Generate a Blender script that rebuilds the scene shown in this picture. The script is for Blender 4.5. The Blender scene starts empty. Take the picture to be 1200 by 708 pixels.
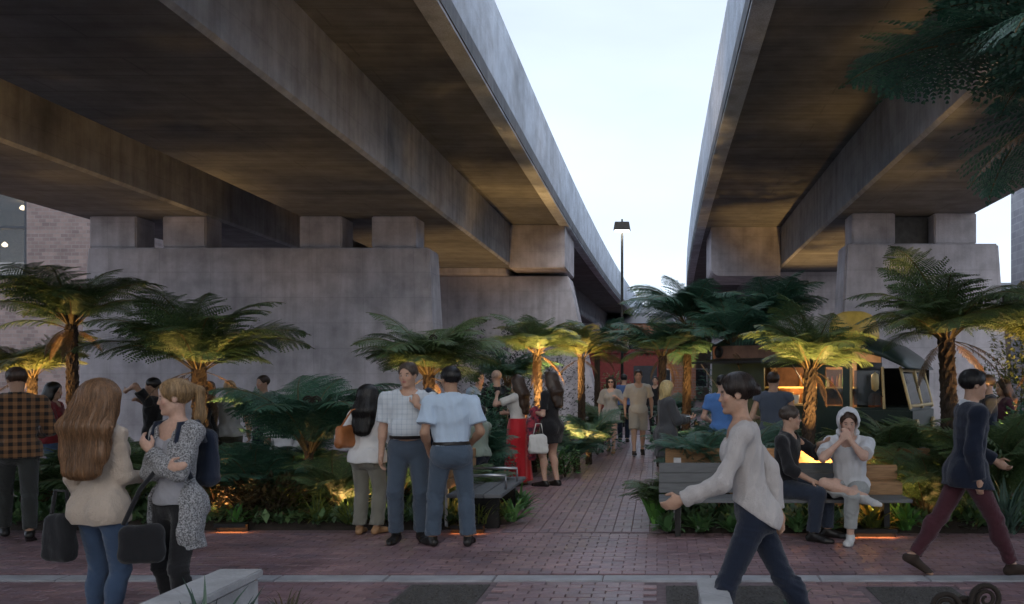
import bpy, bmesh, math, random
import numpy as np
from mathutils import Vector, Matrix
R = math.radians
random.seed(7)
sc = bpy.context.scene
COL = sc.collection

# ------------------------------------------------------------------ camera
FPX, CX, CY, EYE = 1000.0, 770.0, 445.0, 1.65       # measured on the 1200 x 708 photograph
cam_d = bpy.data.cameras.new('camera')
cam = bpy.data.objects.new('camera', cam_d); COL.objects.link(cam)
cam.location = (0, 0, EYE); cam.rotation_euler = (R(90), 0, 0)
cam_d.sensor_width = 36; cam_d.lens = 36 * FPX / 1200
cam_d.shift_x = (600 - CX) / 1200; cam_d.shift_y = (CY - 354) / 1200
cam_d.clip_start = 0.05; cam_d.clip_end = 3000
sc.camera = cam

# ------------------------------------------------------------------ sky, sun, exposure
SUN_EL, SUN_ROT = 26, 176                             # veiled low sun behind the camera; a flat, bluish evening sky
w = bpy.data.worlds.new('World'); sc.world = w; w.use_nodes = True
nt = w.node_tree; nt.nodes.clear()
out = nt.nodes.new('ShaderNodeOutputWorld'); bg = nt.nodes.new('ShaderNodeBackground')
sky = nt.nodes.new('ShaderNodeTexSky'); sky.sky_type = 'NISHITA'; sky.sun_disc = False
sky.sun_elevation = R(SUN_EL); sky.sun_rotation = R(SUN_ROT)
sky.air_density = 1.0; sky.dust_density = 2.0; sky.ozone_density = 2.0
hs = nt.nodes.new('ShaderNodeHueSaturation'); hs.inputs['Saturation'].default_value = 0.8
tc = nt.nodes.new('ShaderNodeTexCoord'); mp = nt.nodes.new('ShaderNodeMapping')
mp.inputs['Scale'].default_value = (1.2, 1.2, 3.5)
nz = nt.nodes.new('ShaderNodeTexNoise'); nz.inputs['Scale'].default_value = 1.6; nz.inputs['Detail'].default_value = 5
mr = nt.nodes.new('ShaderNodeMapRange'); mr.inputs['To Min'].default_value = 0.66; mr.inputs['To Max'].default_value = 1.24
mx = nt.nodes.new('ShaderNodeMix'); mx.data_type = 'RGBA'; mx.blend_type = 'MULTIPLY'; mx.inputs['Factor'].default_value = 1
nt.links.new(tc.outputs['Generated'], mp.inputs['Vector']); nt.links.new(mp.outputs['Vector'], nz.inputs['Vector'])
nt.links.new(nz.outputs['Fac'], mr.inputs['Value']); nt.links.new(sky.outputs['Color'], hs.inputs['Color'])
ov = nt.nodes.new('ShaderNodeMix'); ov.data_type = 'RGBA'; ov.inputs['Factor'].default_value = 0.82
ov.inputs[7].default_value = (3.05, 3.45, 4.15, 1)                  # an even veil of dusk cloud over the clear sky
nt.links.new(hs.outputs['Color'], ov.inputs[6]); nt.links.new(ov.outputs[2], mx.inputs[6]); nt.links.new(mr.outputs['Result'], mx.inputs[7])
nt.links.new(mx.outputs[2], bg.inputs['Color']); bg.inputs['Strength'].default_value = 0.13
nt.links.new(bg.outputs['Background'], out.inputs['Surface'])

sun_d = bpy.data.lights.new('sun', 'SUN'); sun_d.energy = 0.5; sun_d.angle = R(40); sun_d.color = (1, .97, .93)
sun = bpy.data.objects.new('sun', sun_d); COL.objects.link(sun)
_d = Vector((math.sin(R(SUN_ROT)) * math.cos(R(SUN_EL)), math.cos(R(SUN_ROT)) * math.cos(R(SUN_EL)), math.sin(R(SUN_EL))))
sun.rotation_euler = (-_d).to_track_quat('-Z', 'Y').to_euler()
sc.view_settings.view_transform = 'Standard'; sc.view_settings.look = 'None'
sc.view_settings.exposure = 1.28; sc.view_settings.gamma = 1.0; sc.view_settings.use_curve_mapping = False
sc.cycles.use_denoising = True
sc.cycles.max_bounces = 6; sc.cycles.diffuse_bounces = 3; sc.cycles.glossy_bounces = 3
sc.cycles.transmission_bounces = 4; sc.cycles.transparent_max_bounces = 6
sc.cycles.sample_clamp_indirect = 4.0
sc.cycles.use_light_tree = True
sc.cycles.use_adaptive_sampling = True; sc.cycles.adaptive_threshold = .03

# ------------------------------------------------------------------ helpers
def at(px, py, D):
    """a point D metres ahead, seen at photo pixel px, py"""
    return Vector(((px - CX) / FPX * D, D, EYE - (py - CY) / FPX * D))

def link(o, parent=None):
    COL.objects.link(o)
    if parent is not None: o.parent = parent
    return o

def tag(o, label=None, cat=None, group=None, kind=None):
    if label: o['label'] = label
    if cat: o['category'] = cat
    if group: o['group'] = group
    if kind: o['kind'] = kind
    return o

def empty(name, loc=(0, 0, 0), rz=0, label=None, cat=None, group=None, kind=None):
    o = bpy.data.objects.new(name, None); o.empty_display_size = .1
    o.location = loc; o.rotation_euler = (0, 0, rz)
    COL.objects.link(o); return tag(o, label, cat, group, kind)

class MB:
    def __init__(s): s.v = []; s.f = []
    def add(s, v, f):
        n = len(s.v); s.v += [tuple(p) for p in v]; s.f += [tuple(i + n for i in q) for q in f]; return s
    def box(s, x0, x1, y0, y1, z0, z1):
        return s.add([(x0, y0, z0), (x1, y0, z0), (x1, y1, z0), (x0, y1, z0), (x0, y0, z1), (x1, y0, z1), (x1, y1, z1), (x0, y1, z1)],
                     [(0, 3, 2, 1), (4, 5, 6, 7), (0, 1, 5, 4), (1, 2, 6, 5), (2, 3, 7, 6), (3, 0, 4, 7)])
    def hexa(s, p):   # 8 corners, bottom 4 then top 4
        return s.add(p, [(0, 3, 2, 1), (4, 5, 6, 7), (0, 1, 5, 4), (1, 2, 6, 5), (2, 3, 7, 6), (3, 0, 4, 7)])
    def loft(s, rings, cap=True, closed=True):
        n = len(rings[0]); b = len(s.v)
        for r in rings: s.v += [tuple(p) for p in r]
        for i in range(len(rings) - 1):
            for j in range(n if closed else n - 1):
                k = (j + 1) % n
                s.f.append((b + i * n + j, b + i * n + k, b + (i + 1) * n + k, b + (i + 1) * n + j))
        if cap and closed:
            s.f.append(tuple(b + j for j in range(n))[::-1]); s.f.append(tuple(b + (len(rings) - 1) * n + j for j in range(n)))
        return s
    def tube(s, pts, rad, n=8, cap=True):
        pts = [Vector(p) for p in pts]; rings = []
        if not hasattr(rad, '__len__'): rad = [rad] * len(pts)
        prev = None
        for i, p in enumerate(pts):
            t = (pts[min(i + 1, len(pts) - 1)] - pts[max(i - 1, 0)]).normalized()
            if prev is None:
                a = t.cross(Vector((0, 0, 1)))
                if a.length < .05: a = t.cross(Vector((1, 0, 0)))
                a.normalize()
            else:
                a = (prev - t * prev.dot(t)).normalized()
            prev = a; b = t.cross(a)
            rings.append([p + (a * math.cos(2 * math.pi * j / n) + b * math.sin(2 * math.pi * j / n)) * rad[i] for j in range(n)])
        return s.loft(rings, cap)
    def lathe(s, prof, n=20, c=(0, 0, 0)):
        rings = [[(c[0] + r * math.cos(2 * math.pi * j / n), c[1] + r * math.sin(2 * math.pi * j / n), c[2] + z) for j in range(n)] for r, z in prof]
        return s.loft(rings)
    def mesh(s, name, mat=None, smooth=False, bevel=0):
        me = bpy.data.meshes.new(name); me.from_pydata(s.v, [], s.f)
        if bevel:
            bm = bmesh.new(); bm.from_mesh(me)
            bmesh.ops.recalc_face_normals(bm, faces=bm.faces)
            ed = [e for e in bm.edges if len(e.link_faces) == 2 and e.calc_face_angle(0) > .5]
            bmesh.ops.bevel(bm, geom=ed, offset=bevel, segments=2, affect='EDGES', clamp_overlap=True)
            bm.to_mesh(me); bm.free()
        if smooth:
            me.polygons.foreach_set('use_smooth', [True] * len(me.polygons))
        if mat: me.materials.append(mat)
        me.update(); return me
    def build(s, name, mat, parent=None, smooth=False, bevel=0, loc=None):
        o = bpy.data.objects.new(name, s.mesh(name, mat, smooth, bevel))
        if loc is not None: o.location = loc
        return link(o, parent)

# ------------------------------------------------------------------ materials
MATS = {}
def N(nt, t, **kw):
    n = nt.nodes.new('ShaderNode' + t)
    for k, v in kw.items():
        if k in n.inputs: n.inputs[k].default_value = v
        else: setattr(n, k, v)
    return n
def new_mat(name):
    m = bpy.data.materials.new(name); m.use_nodes = True
    return m, m.node_tree, m.node_tree.nodes['Principled BSDF']
def coords(nt, scale, space='Object'):
    t = N(nt, 'TexCoord'); m = N(nt, 'Mapping'); m.inputs['Scale'].default_value = scale
    nt.links.new(t.outputs[space], m.inputs['Vector']); return m.outputs['Vector']
def noise(nt, vec, scale, detail=4, rough=.55, dist=0):
    n = N(nt, 'TexNoise', Scale=scale, Detail=detail, Roughness=rough, Distortion=dist)
    nt.links.new(vec, n.inputs['Vector']); return n.outputs['Fac']
def ramp(nt, fac, stops):
    r = N(nt, 'ValToRGB'); e = r.color_ramp.elements
    while len(e) < len(stops): e.new(.5)
    for i, (p, c) in enumerate(stops): e[i].position = p; e[i].color = (*c, 1) if len(c) == 3 else c
    nt.links.new(fac, r.inputs['Fac']); return r.outputs['Color']
def mixc(nt, a, b, fac, mode='MIX'):
    m = N(nt, 'Mix', data_type='RGBA', blend_type=mode)
    for s, i in ((fac, 0), (a, 6), (b, 7)):
        if hasattr(s, 'node'): nt.links.new(s, m.inputs[i])
        else: m.inputs[i].default_value = s if not isinstance(s, tuple) or len(s) == 4 else (*s, 1)
    return m.outputs[2]
def bump(nt, bs, h, strength=.3, dist=.02):
    b = N(nt, 'Bump', Strength=strength, Distance=dist); nt.links.new(h, b.inputs['Height'])
    nt.links.new(b.outputs['Normal'], bs.inputs['Normal'])
def g(v): return (v, v, v)

def simple(name, col, rough=.6, metal=0, var=.25, scale=8, bmp=.15, spec=.4, space='Object', stretch=(1, 1, 1), bd=.005):
    if name in MATS: return MATS[name]
    m, nt, bs = new_mat(name)
    v = coords(nt, stretch, space)
    f = noise(nt, v, scale, 5)
    lo = tuple(c * (1 - var) for c in col); hi = tuple(min(1, c * (1 + var)) for c in col)
    nt.links.new(ramp(nt, f, [(.3, lo), (.7, hi)]), bs.inputs['Base Color'])
    bs.inputs['Roughness'].default_value = rough; bs.inputs['Metallic'].default_value = metal
    bs.inputs['Specular IOR Level'].default_value = spec
    if bmp: bump(nt, bs, noise(nt, v, scale * 5, 4), bmp, bd)
    MATS[name] = m; return m

def emis(name, col, strength):
    if name in MATS: return MATS[name]
    m, nt, bs = new_mat(name)
    bs.inputs['Base Color'].default_value = (*col, 1); bs.inputs['Emission Color'].default_value = (*col, 1)
    bs.inputs['Emission Strength'].default_value = strength; MATS[name] = m; return m

def concrete(name, base, board=None, streak=.35, speck=.15):
    m, nt, bs = new_mat(name)
    v = coords(nt, (1, 1, 1))
    big = noise(nt, v, .35, 4, .62, .4)
    mid = noise(nt, v, 2.2, 3, .6)
    fine = noise(nt, v, 45, 2, .6)
    st = noise(nt, coords(nt, (2.6, 2.6, .16)), 1.6, 3, .6, .3)          # runs down the faces
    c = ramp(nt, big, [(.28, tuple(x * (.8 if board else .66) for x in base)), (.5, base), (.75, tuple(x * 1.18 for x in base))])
    c = mixc(nt, c, ramp(nt, mid, [(.3, g(.72)), (.62, g(1.08))]), .8, 'MULTIPLY')
    c = mixc(nt, c, ramp(nt, st, [(.3, (.55, .53, .5)), (.6, g(1.05))]), streak, 'MULTIPLY')
    c = mixc(nt, c, ramp(nt, fine, [(.35, g(.7)), (.66, g(1.25))]), speck, 'MULTIPLY')
    hgt = fine
    if not board:                                   # faint shutter-panel joints
        t_ = N(nt, 'TexCoord'); sp = N(nt, 'SeparateXYZ'); cb = N(nt, 'CombineXYZ'); ax = N(nt, 'Math', operation='ADD')
        nt.links.new(t_.outputs['Object'], sp.inputs[0]); nt.links.new(sp.outputs[0], ax.inputs[0]); nt.links.new(sp.outputs[1], ax.inputs[1])
        nt.links.new(ax.outputs[0], cb.inputs[0]); nt.links.new(sp.outputs[2], cb.inputs[1])
        bk = N(nt, 'TexBrick', Scale=.42, offset=0.0); nt.links.new(cb.outputs[0], bk.inputs['Vector'])
        bk.inputs['Color1'].default_value = (1, 1, 1, 1); bk.inputs['Color2'].default_value = (.9, .9, .9, 1); bk.inputs['Mortar'].default_value = (.6, .6, .6, 1); bk.inputs['Mortar Size'].default_value = .005
        c = mixc(nt, c, bk.outputs['Color'], .28, 'MULTIPLY')
    if board:
        b1 = noise(nt, coords(nt, board), 1.0, 4, .65)
        b2 = noise(nt, coords(nt, tuple(x * 3.1 for x in board)), 1.0, 3, .6)
        c = mixc(nt, c, ramp(nt, b1, [(.3, g(.75)), (.52, g(1.0)), (.75, g(1.15))]), .8, 'MULTIPLY')
        bk = N(nt, 'TexBrick', Scale=.5, offset=.5); nt.links.new(v, bk.inputs['Vector'])      # shutter boards printed in the soffit
        bk.inputs['Color1'].default_value = (1, 1, 1, 1); bk.inputs['Color2'].default_value = (.82, .82, .82, 1); bk.inputs['Mortar'].default_value = (.5, .5, .5, 1); bk.inputs['Mortar Size'].default_value = .008
        bk.inputs['Brick Width'].default_value = 1.6; bk.inputs['Row Height'].default_value = .3
        c = mixc(nt, c, bk.outputs['Color'], .45, 'MULTIPLY')
        c = mixc(nt, c, ramp(nt, b2, [(.3, g(.75)), (.7, g(1.2))]), .6, 'MULTIPLY')
    nt.links.new(c, bs.inputs['Base Color']); bs.inputs['Roughness'].default_value = .82
    bs.inputs['Specular IOR Level'].default_value = .25
    bump(nt, bs, hgt, .35, .01)
    MATS[name] = m; return m
# ------------------------------------------------------------------ people: smooth implicit bodies turned into one mesh
def V3(*a): return np.array(a, dtype=np.float32)
def nrm(v): return v / (np.linalg.norm(v) + 1e-9)
def rc(p, a, b, ra, rb):
    ab = b - a; t = np.clip((p - a) @ ab / max(ab @ ab, 1e-9), 0, 1)
    return np.linalg.norm(p - a - t[:, None] * ab, axis=1) - (ra + (rb - ra) * t)
def ell(p, c, r, M=None):
    q = p - c
    if M is not None: q = q @ M            # columns of M are the axes
    q1 = q / r; k0 = np.linalg.norm(q1, axis=1); k1 = np.linalg.norm(q1 / r, axis=1) + 1e-9
    return k0 * (k0 - 1) / k1
def rbox(p, c, hs, rad, M=None):
    q = p - c
    if M is not None: q = q @ M
    q = np.abs(q) - (np.array(hs) - rad)
    return np.linalg.norm(np.maximum(q, 0), axis=1) + np.minimum(q.max(axis=1), 0) - rad
def smin(a, b, k):
    h = np.clip(.5 + .5 * (b - a) / k, 0, 1); return b + (a - b) * h - k * h * (1 - h)
def smax(a, b, k): return -smin(-a, -b, k)
def near(p, c, rad, fn):
    """only work out fn close to the ball c, rad; farther off a lower bound will do"""
    d = np.linalg.norm(p - c, axis=1) - rad; m = d < .07
    if m.any(): d[m] = fn(p[m])
    return d

def sdf_arrays(fn, lo, hi, h, margin=1.0):
    lo = np.array(lo, np.float32) - np.float32(2.5 * h); h = np.float32(h); nb = np.ceil((np.array(hi) + 2.5 * h - lo) / (4 * h)).astype(int) + 1
    gx, gy, gz = np.meshgrid(*[np.arange(k) for k in nb], indexing='ij')
    cen = lo + (np.stack([gx, gy, gz], -1).reshape(-1, 3).astype(np.float32) * 4 + np.float32(1.5)) * h
    dc = fn(cen)
    act = np.where(np.abs(dc) < 4 * h * .95 + margin * .008)[0]
    off = np.stack(np.meshgrid(*[np.arange(4)] * 3, indexing='ij'), -1).reshape(-1, 3)
    bidx = np.stack([gx.ravel()[act], gy.ravel()[act], gz.ravel()[act]], 1)
    pts = (lo + (bidx[:, None, :] * 4 + off[None]).astype(np.float32) * h).astype(np.float32)
    dv = fn(pts.reshape(-1, 3)).reshape(-1, 64)
    blocks = np.repeat(dc[:, None], 64, 1); blocks[act] = dv
    vals = blocks.reshape(*nb, 4, 4, 4).transpose(0, 3, 1, 4, 2, 5).reshape(nb[0] * 4, nb[1] * 4, nb[2] * 4)
    s = vals < 0
    c = np.zeros(tuple(k - 1 for k in s.shape), np.int8)
    cr = [(i, j, k) for i in (0, 1) for j in (0, 1) for k in (0, 1)]
    for i, j, k in cr:
        c += s[i:s.shape[0] - 1 + i, j:s.shape[1] - 1 + j, k:s.shape[2] - 1 + k]
    ids = np.argwhere((c > 0) & (c < 8))
    acc = np.zeros((len(ids), 3)); cnt = np.zeros(len(ids))
    for a in range(8):
        for ax in range(3):
            if cr[a][ax]: continue
            A = np.array(cr[a]); B = A.copy(); B[ax] = 1
            va = vals[tuple((ids + A).T)]; vb = vals[tuple((ids + B).T)]
            m = (va < 0) != (vb < 0)
            t = np.where(m, va / np.where(m, va - vb, 1), 0)
            pos = A[None] + t[:, None] * (B - A)[None]
            acc += np.where(m[:, None], pos, 0); cnt += m
    vert = lo + (ids + acc / np.maximum(cnt, 1)[:, None]) * h
    vid = np.full(c.shape, -1, np.int32); vid[tuple(ids.T)] = np.arange(len(ids))
    faces = []
    for ax in range(3):
        u, w_ = (ax + 1) % 3, (ax + 2) % 3
        sl0 = [slice(1, -1)] * 3; sl0[ax] = slice(0, -1); sl1 = list(sl0); sl1[ax] = slice(1, None)
        s0 = s[tuple(sl0)]; d = s0 != s[tuple(sl1)]
        e = np.argwhere(d); flip = s0[tuple(e.T)]
        base = e.copy(); base[:, u] += 1; base[:, w_] += 1
        q = []
        for du, dw in ((-1, -1), (0, -1), (0, 0), (-1, 0)):
            b = base.copy(); b[:, u] += du; b[:, w_] += dw
            q.append(vid[tuple(b.T)])
        q = np.stack(q, 1); q[~flip] = q[~flip][:, ::-1]
        faces.append(q)
    faces = np.concatenate(faces); faces = faces[(faces >= 0).all(1)]
    return vert, faces

def sdf_object(name, fn, lo, hi, h, mat, parent, colfn=None, relax=1):
    v, f = sdf_arrays(fn, lo, hi, h)
    me = bpy.data.meshes.new(name)
    if len(v) == 0: return None
    for _ in range(relax):                       # light smoothing of grid steps
        A = np.concatenate([f.ravel(), np.roll(f, -1, 1).ravel()]); B = np.concatenate([np.roll(f, -1, 1).ravel(), f.ravel()])
        n_ = np.maximum(np.bincount(A, minlength=len(v)), 1)
        v = v * .5 + .5 * np.stack([np.bincount(A, v[B, k], minlength=len(v)) / n_ for k in range(3)], 1)
    me.vertices.add(len(v)); me.vertices.foreach_set('co', v.astype(np.float32).ravel())
    me.loops.add(f.size); me.loops.foreach_set('vertex_index', f.astype(np.int32).ravel())
    me.polygons.add(len(f)); me.polygons.foreach_set('loop_start', np.arange(0, f.size, 4, dtype=np.int32))
    me.polygons.foreach_set('use_smooth', np.ones(len(f), bool))
    if colfn is not None:
        at_ = me.color_attributes.new('Col', 'FLOAT_COLOR', 'POINT')
        at_.data.foreach_set('color', np.concatenate([colfn(v), np.ones((len(v), 1))], 1).astype(np.float32).ravel())
    me.update(calc_edges=True); me.validate()
    me.materials.append(mat)
    return link(bpy.data.objects.new(name, me), parent)

def skin_mat():
    if 'skin' in MATS: return MATS['skin']
    m, nt, bs = new_mat('skin')
    a = N(nt, 'VertexColor', layer_name='Col')
    f = noise(nt, coords(nt, (1, 1, 1)), 60, 4)
    c = mixc(nt, a.outputs['Color'], ramp(nt, f, [(.3, g(.86)), (.7, g(1.1))]), .7, 'MULTIPLY')
    nt.links.new(c, bs.inputs['Base Color'])
    bs.inputs['Roughness'].default_value = .5; bs.inputs['Specular IOR Level'].default_value = .35
    bs.inputs['Subsurface Weight'].default_value = .12; bs.inputs['Subsurface Radius'].default_value = (.012, .005, .003)
    bs.inputs['Subsurface Scale'].default_value = 1.0
    MATS['skin'] = m; return m

def cloth(name, col, rough=.85, weave=260, bmp=.25, plaid=None, var=.06, flecks=None, sheen=.2):
    if name in MATS: return MATS[name]
    m, nt, bs = new_mat(name)
    v = coords(nt, (1, 1, 1))
    f = noise(nt, v, 7, 5, .6)
    c = ramp(nt, f, [(.3, tuple(x * (1 - var) for x in col)), (.7, tuple(min(1, x * (1 + var)) for x in col))])
    if plaid:
        per, wd, col2 = plaid
        sep = N(nt, 'SeparateXYZ'); nt.links.new(v, sep.inputs[0])
        fac = None
        for ax in (0, 2):
            mm = N(nt, 'Math', operation='MULTIPLY'); nt.links.new(sep.outputs[ax], mm.inputs[0]); mm.inputs[1].default_value = 1 / per
            fr = N(nt, 'Math', operation='FRACT'); nt.links.new(mm.outputs[0], fr.inputs[0])
            lt = N(nt, 'Math', operation='LESS_THAN'); nt.links.new(fr.outputs[0], lt.inputs[0]); lt.inputs[1].default_value = wd
            ml = N(nt, 'Math', operation='MULTIPLY'); nt.links.new(lt.outputs[0], ml.inputs[0]); ml.inputs[1].default_value = .5
            if fac is None: fac = ml.outputs[0]
            else:
                ad = N(nt, 'Math', operation='ADD'); nt.links.new(fac, ad.inputs[0]); nt.links.new(ml.outputs[0], ad.inputs[1]); fac = ad.outputs[0]
        c = mixc(nt, c, (*col2, 1), fac)
    if flecks:
        ff = noise(nt, v, flecks[0], 2, .7)
        c = mixc(nt, c, ramp(nt, ff, [(.38, flecks[1]), (.6, flecks[2])]), .85)
    nt.links.new(c, bs.inputs['Base Color']); bs.inputs['Roughness'].default_value = rough
    bs.inputs['Specular IOR Level'].default_value = .2
    bs.inputs['Sheen Weight'].default_value = sheen; bs.inputs['Sheen Roughness'].default_value = .5
    h1 = noise(nt, v, weave, 2, .6); h2 = noise(nt, coords(nt, (1, 1, .45)), 22, 4, .6, .6)
    hh = N(nt, 'Math', operation='MULTIPLY_ADD'); nt.links.new(h2, hh.inputs[0]); hh.inputs[1].default_value = 3.0; nt.links.new(h1, hh.inputs[2])
    bump(nt, bs, hh.outputs[0], min(1, bmp * 1.5), .008)
    MATS[name] = m; return m

def hair_mat(name, col, hi=None):
    if name in MATS: return MATS[name]
    m, nt, bs = new_mat(name); hi = hi or tuple(min(1, x * 1.7) for x in col)
    v = coords(nt, (150, 150, 4))
    f = noise(nt, v, 1.0, 4, .7, .5); f2 = noise(nt, coords(nt, (30, 30, 2)), 1, 3, .6, .6)
    c = ramp(nt, f, [(.3, tuple(x * .45 for x in col)), (.5, col), (.75, hi)])
    c = mixc(nt, c, ramp(nt, f2, [(.3, g(.6)), (.65, g(1.15))]), .8, 'MULTIPLY')
    ge = N(nt, 'NewGeometry'); c = mixc(nt, c, ramp(nt, ge.outputs['Random Per Island'], [(0, g(.55)), (.5, g(1.0)), (1, g(1.7))]), 1.0, 'MULTIPLY')
    nt.links.new(c, bs.inputs['Base Color']); bs.inputs['Roughness'].default_value = .42
    bs.inputs['Specular IOR Level'].default_value = .45; bs.inputs['Anisotropic'].default_value = .5
    bump(nt, bs, f, .6, .004); MATS[name] = m; return m

SKIN_L, SKIN_M, SKIN_T, SKIN_D = (.52, .33, .25), (.44, .27, .19), (.34, .2, .13), (.2, .11, .07)

def folds(p, seed, amp, fr=23.0, vert=.35):
    amp = amp * .8
    r = np.random.RandomState(seed); d = 0
    for i in range(3):
        k = r.randn(3); k[2] *= vert; k = nrm(k) * fr * (1 + .5 * i); k2 = nrm(r.randn(3)) * fr * .4
        sn = np.sin(p @ k + 1.6 * np.sin(p @ k2 + i) + r.rand() * 6)
        d = d + (2.0 * np.abs(sn) ** 1.2 - 1.1) / (1 + .5 * i)      # ridged like hanging cloth
    return d * amp

class Person:
    """x right, y forward, z up, metres; feet / hands are given as targets and solved with two-bone IK"""
    def __init__(s, loc, rz, H=1.72, female=False, build=1.0, pelvis=None, pelvis_xy=(0, 0), lean=0, side=0, twist=0, hyaw=0, hpitch=0, hroll=0,
                 feet=None, foot_pitch=(0, 0), hands=None, poles=None, knee_pole=None, curl=(.5, .5), hand_dir=(None, None), palm=(None, None),
                 skin=SKIN_M, h=.012, label='', group=None, lips=(.42, .17, .15), brow=(.06, .04, .03), seed=1, belly=0, shoulder_w=1.0):
        s.H, s.female, s.b, s.h, s.skin, s.seed = H, female, build, h, skin, seed
        s.lips, s.brow = lips, brow
        s.root = empty('person', loc, rz, label, 'person', group)
        pz = pelvis if pelvis else .517 * H
        s.pel = V3(pelvis_xy[0], pelvis_xy[1], pz)
        cl, sl = math.cos(R(lean)), math.sin(R(lean)); cs, ss = math.cos(R(side)), math.sin(R(side))
        s.up = nrm(V3(ss, sl * cs, cl * cs)); s.px = V3(1, 0, 0)
        ct, st_ = math.cos(R(twist)), math.sin(R(twist))
        sx = V3(ct, st_, 0); s.sx = nrm(sx - s.up * (sx @ s.up)); s.sy = np.cross(s.up, s.sx)
        s.pyv = np.cross(s.up, s.px)
        s.belly = belly
        s.chest = s.pel + s.up * .195 * H; s.nb = s.pel + s.up * .300 * H
        sw = (.098 if female else .112) * H * build ** .5 * shoulder_w
        s.sh = [s.nb - s.up * .022 * H - s.sx * sw, s.nb - s.up * .022 * H + s.sx * sw]    # left, right
        hw = .052 * H
        s.hip = [s.pel - s.px * hw, s.pel + s.px * hw]
        # head frame
        s.hh = H / 7.25 * (1.0 if H > 1.4 else 1.15); cy_, sy_ = math.cos(R(hyaw)), math.sin(R(hyaw)); cp, sp = math.cos(R(hpitch)), math.sin(R(hpitch))
        fwd = V3(-sy_ * cp, cy_ * cp, sp); rgt = V3(cy_, sy_, 0); rgt = nrm(rgt + V3(0, 0, math.sin(R(hroll))))
        fwd = nrm(fwd - rgt * (fwd @ rgt)); hup = np.cross(rgt, fwd)
        s.HM = np.stack([rgt, fwd, hup], 1)
        s.hc = s.nb + s.up * .032 * H + V3(0, 0, 1) * .079 * H + fwd * .012 * H
        # legs
        feet = feet or ((-.09, 0, 0, 8), (.09, .0, 0, -8))
        l1, l2 = .245 * H, .237 * H
        s.ank, s.knee, s.fy = [], [], []
        for i in (0, 1):
            x, y, z, yaw = feet[i]
            a = V3(x, y, z + .043 * H)
            f = V3(-math.sin(R(yaw)), math.cos(R(yaw)), 0)
            pole = knee_pole[i] if knee_pole else f
            s.knee.append(s.ik(s.hip[i], a, l1, l2, V3(*pole))); s.ank.append(s.last); s.fy.append(f)
        s.fp = foot_pitch
        # arms
        l1, l2 = .168 * H, .148 * H
        s.elb, s.wri = [], []
        for i in (0, 1):
            sg = -1 if i == 0 else 1
            t = hands[i] if hands and hands[i] is not None else (sg * .155 * H, .03 * H, .50 * H)
            pole = poles[i] if poles and poles[i] is not None else (sg * .5, -1, -.2)
            s.elb.append(s.ik(s.sh[i], V3(*t), l1, l2, V3(*pole))); s.wri.append(s.last)
        s.curl = curl; s.hdir = hand_dir; s.palm = palm
        lo = np.min([*s.ank, *s.knee, *s.elb, *s.wri, s.pel, s.hc], 0) - .3; hi = np.max([*s.ank, *s.knee, *s.elb, *s.wri, s.pel, s.hc], 0) + .3
        lo[2] = max(lo[2], min(s.ank[0][2], s.ank[1][2]) - .13)
        s.lo, s.hi = lo, hi
    def ik(s, a, t, l1, l2, pole):
        d = t - a; L = np.linalg.norm(d)
        if L > (l1 + l2) * .998: t = a + d / L * (l1 + l2) * .998; d = t - a; L = np.linalg.norm(d)
        n = d / L; q = (l1 * l1 - l2 * l2 + L * L) / (2 * L); hgt = math.sqrt(max(l1 * l1 - q * q, 0))
        p = pole - n * (pole @ n); s.last = t
        return a + n * q + nrm(p) * hgt
    # ---- field pieces
    def torso(s, p, e=0.0):
        H, b = s.H, s.b; M = np.stack([s.sx, s.sy, s.up], 1); MP = np.stack([s.px, s.pyv, s.up], 1)
        f = s.female
        r = V3((.088 if f else .100) * b, .062 * b, .098) * H + e
        d = ell(p, s.pel + s.up * .215 * H + s.sy * .004 * H, r, M)
        d = smin(d, ell(p, s.pel + s.up * .285 * H - s.sy * .006 * H, V3((.076 if f else .092) * b, .044, .038) * H + e, M), .05)
        d = smin(d, ell(p, s.pel + s.up * .115 * H + s.sy * (.004 + s.belly * .02) * H, V3((.073 if f else .086) * b, (.056 + s.belly * .02) * b, .085) * H + e, M), .05)
        d = smin(d, ell(p, s.pel + s.up * .015 * H, V3((.096 if f else .089) * b, .064 * b, .07) * H + e, MP), .05)
        for sg in (-1, 1):
            d = smin(d, ell(p, s.pel + s.px * sg * .042 * H - s.pyv * .03 * H - s.up * .012 * H, V3(.052, .048, .055) * H * b + e, MP), .03)
            if f: d = smin(d, ell(p, s.pel + s.up * .212 * H + s.sx * sg * .042 * H + s.sy * .042 * H, V3(.038, .036, .038) * H + e, M), .025)
        return d
    def arm(s, p, i, e=0.0, t1=2.0, flare=0.0):
        """t1: 0..1 along the upper arm, 1..2 along the forearm"""
        H = s.H; k = s.b ** .5 * (.9 if s.female else 1.0)
        a, b_, c = s.sh[i], s.elb[i], s.wri[i]
        if t1 <= 1:
            q = a + (b_ - a) * t1
            return smin(rc(p, a, q, .0265 * H * k + e, (.0265 - .004 * t1) * H * k + e + flare), ell(p, a + s.up * -.002 * H, V3(.029, .030, .031) * H * k + e), .03)
        d = rc(p, a, b_, .0265 * H * k + e, .0225 * H * k + e + flare * .4)
        d = smin(d, ell(p, a - s.up * .004 * H, V3(.029, .030, .031) * H * k + e), .03)
        q = b_ + (c - b_) * (t1 - 1)
        m = b_ + (c - b_) * .3
        d = smin(d, rc(p, b_, q, .0225 * H * k + e + flare * .3, (.0225 - .008 * (t1 - 1)) * H * k + e + flare), .02)
        return smin(d, rc(p, b_, m, .021 * H * k + e, .0235 * H * k + e), .02)
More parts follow.
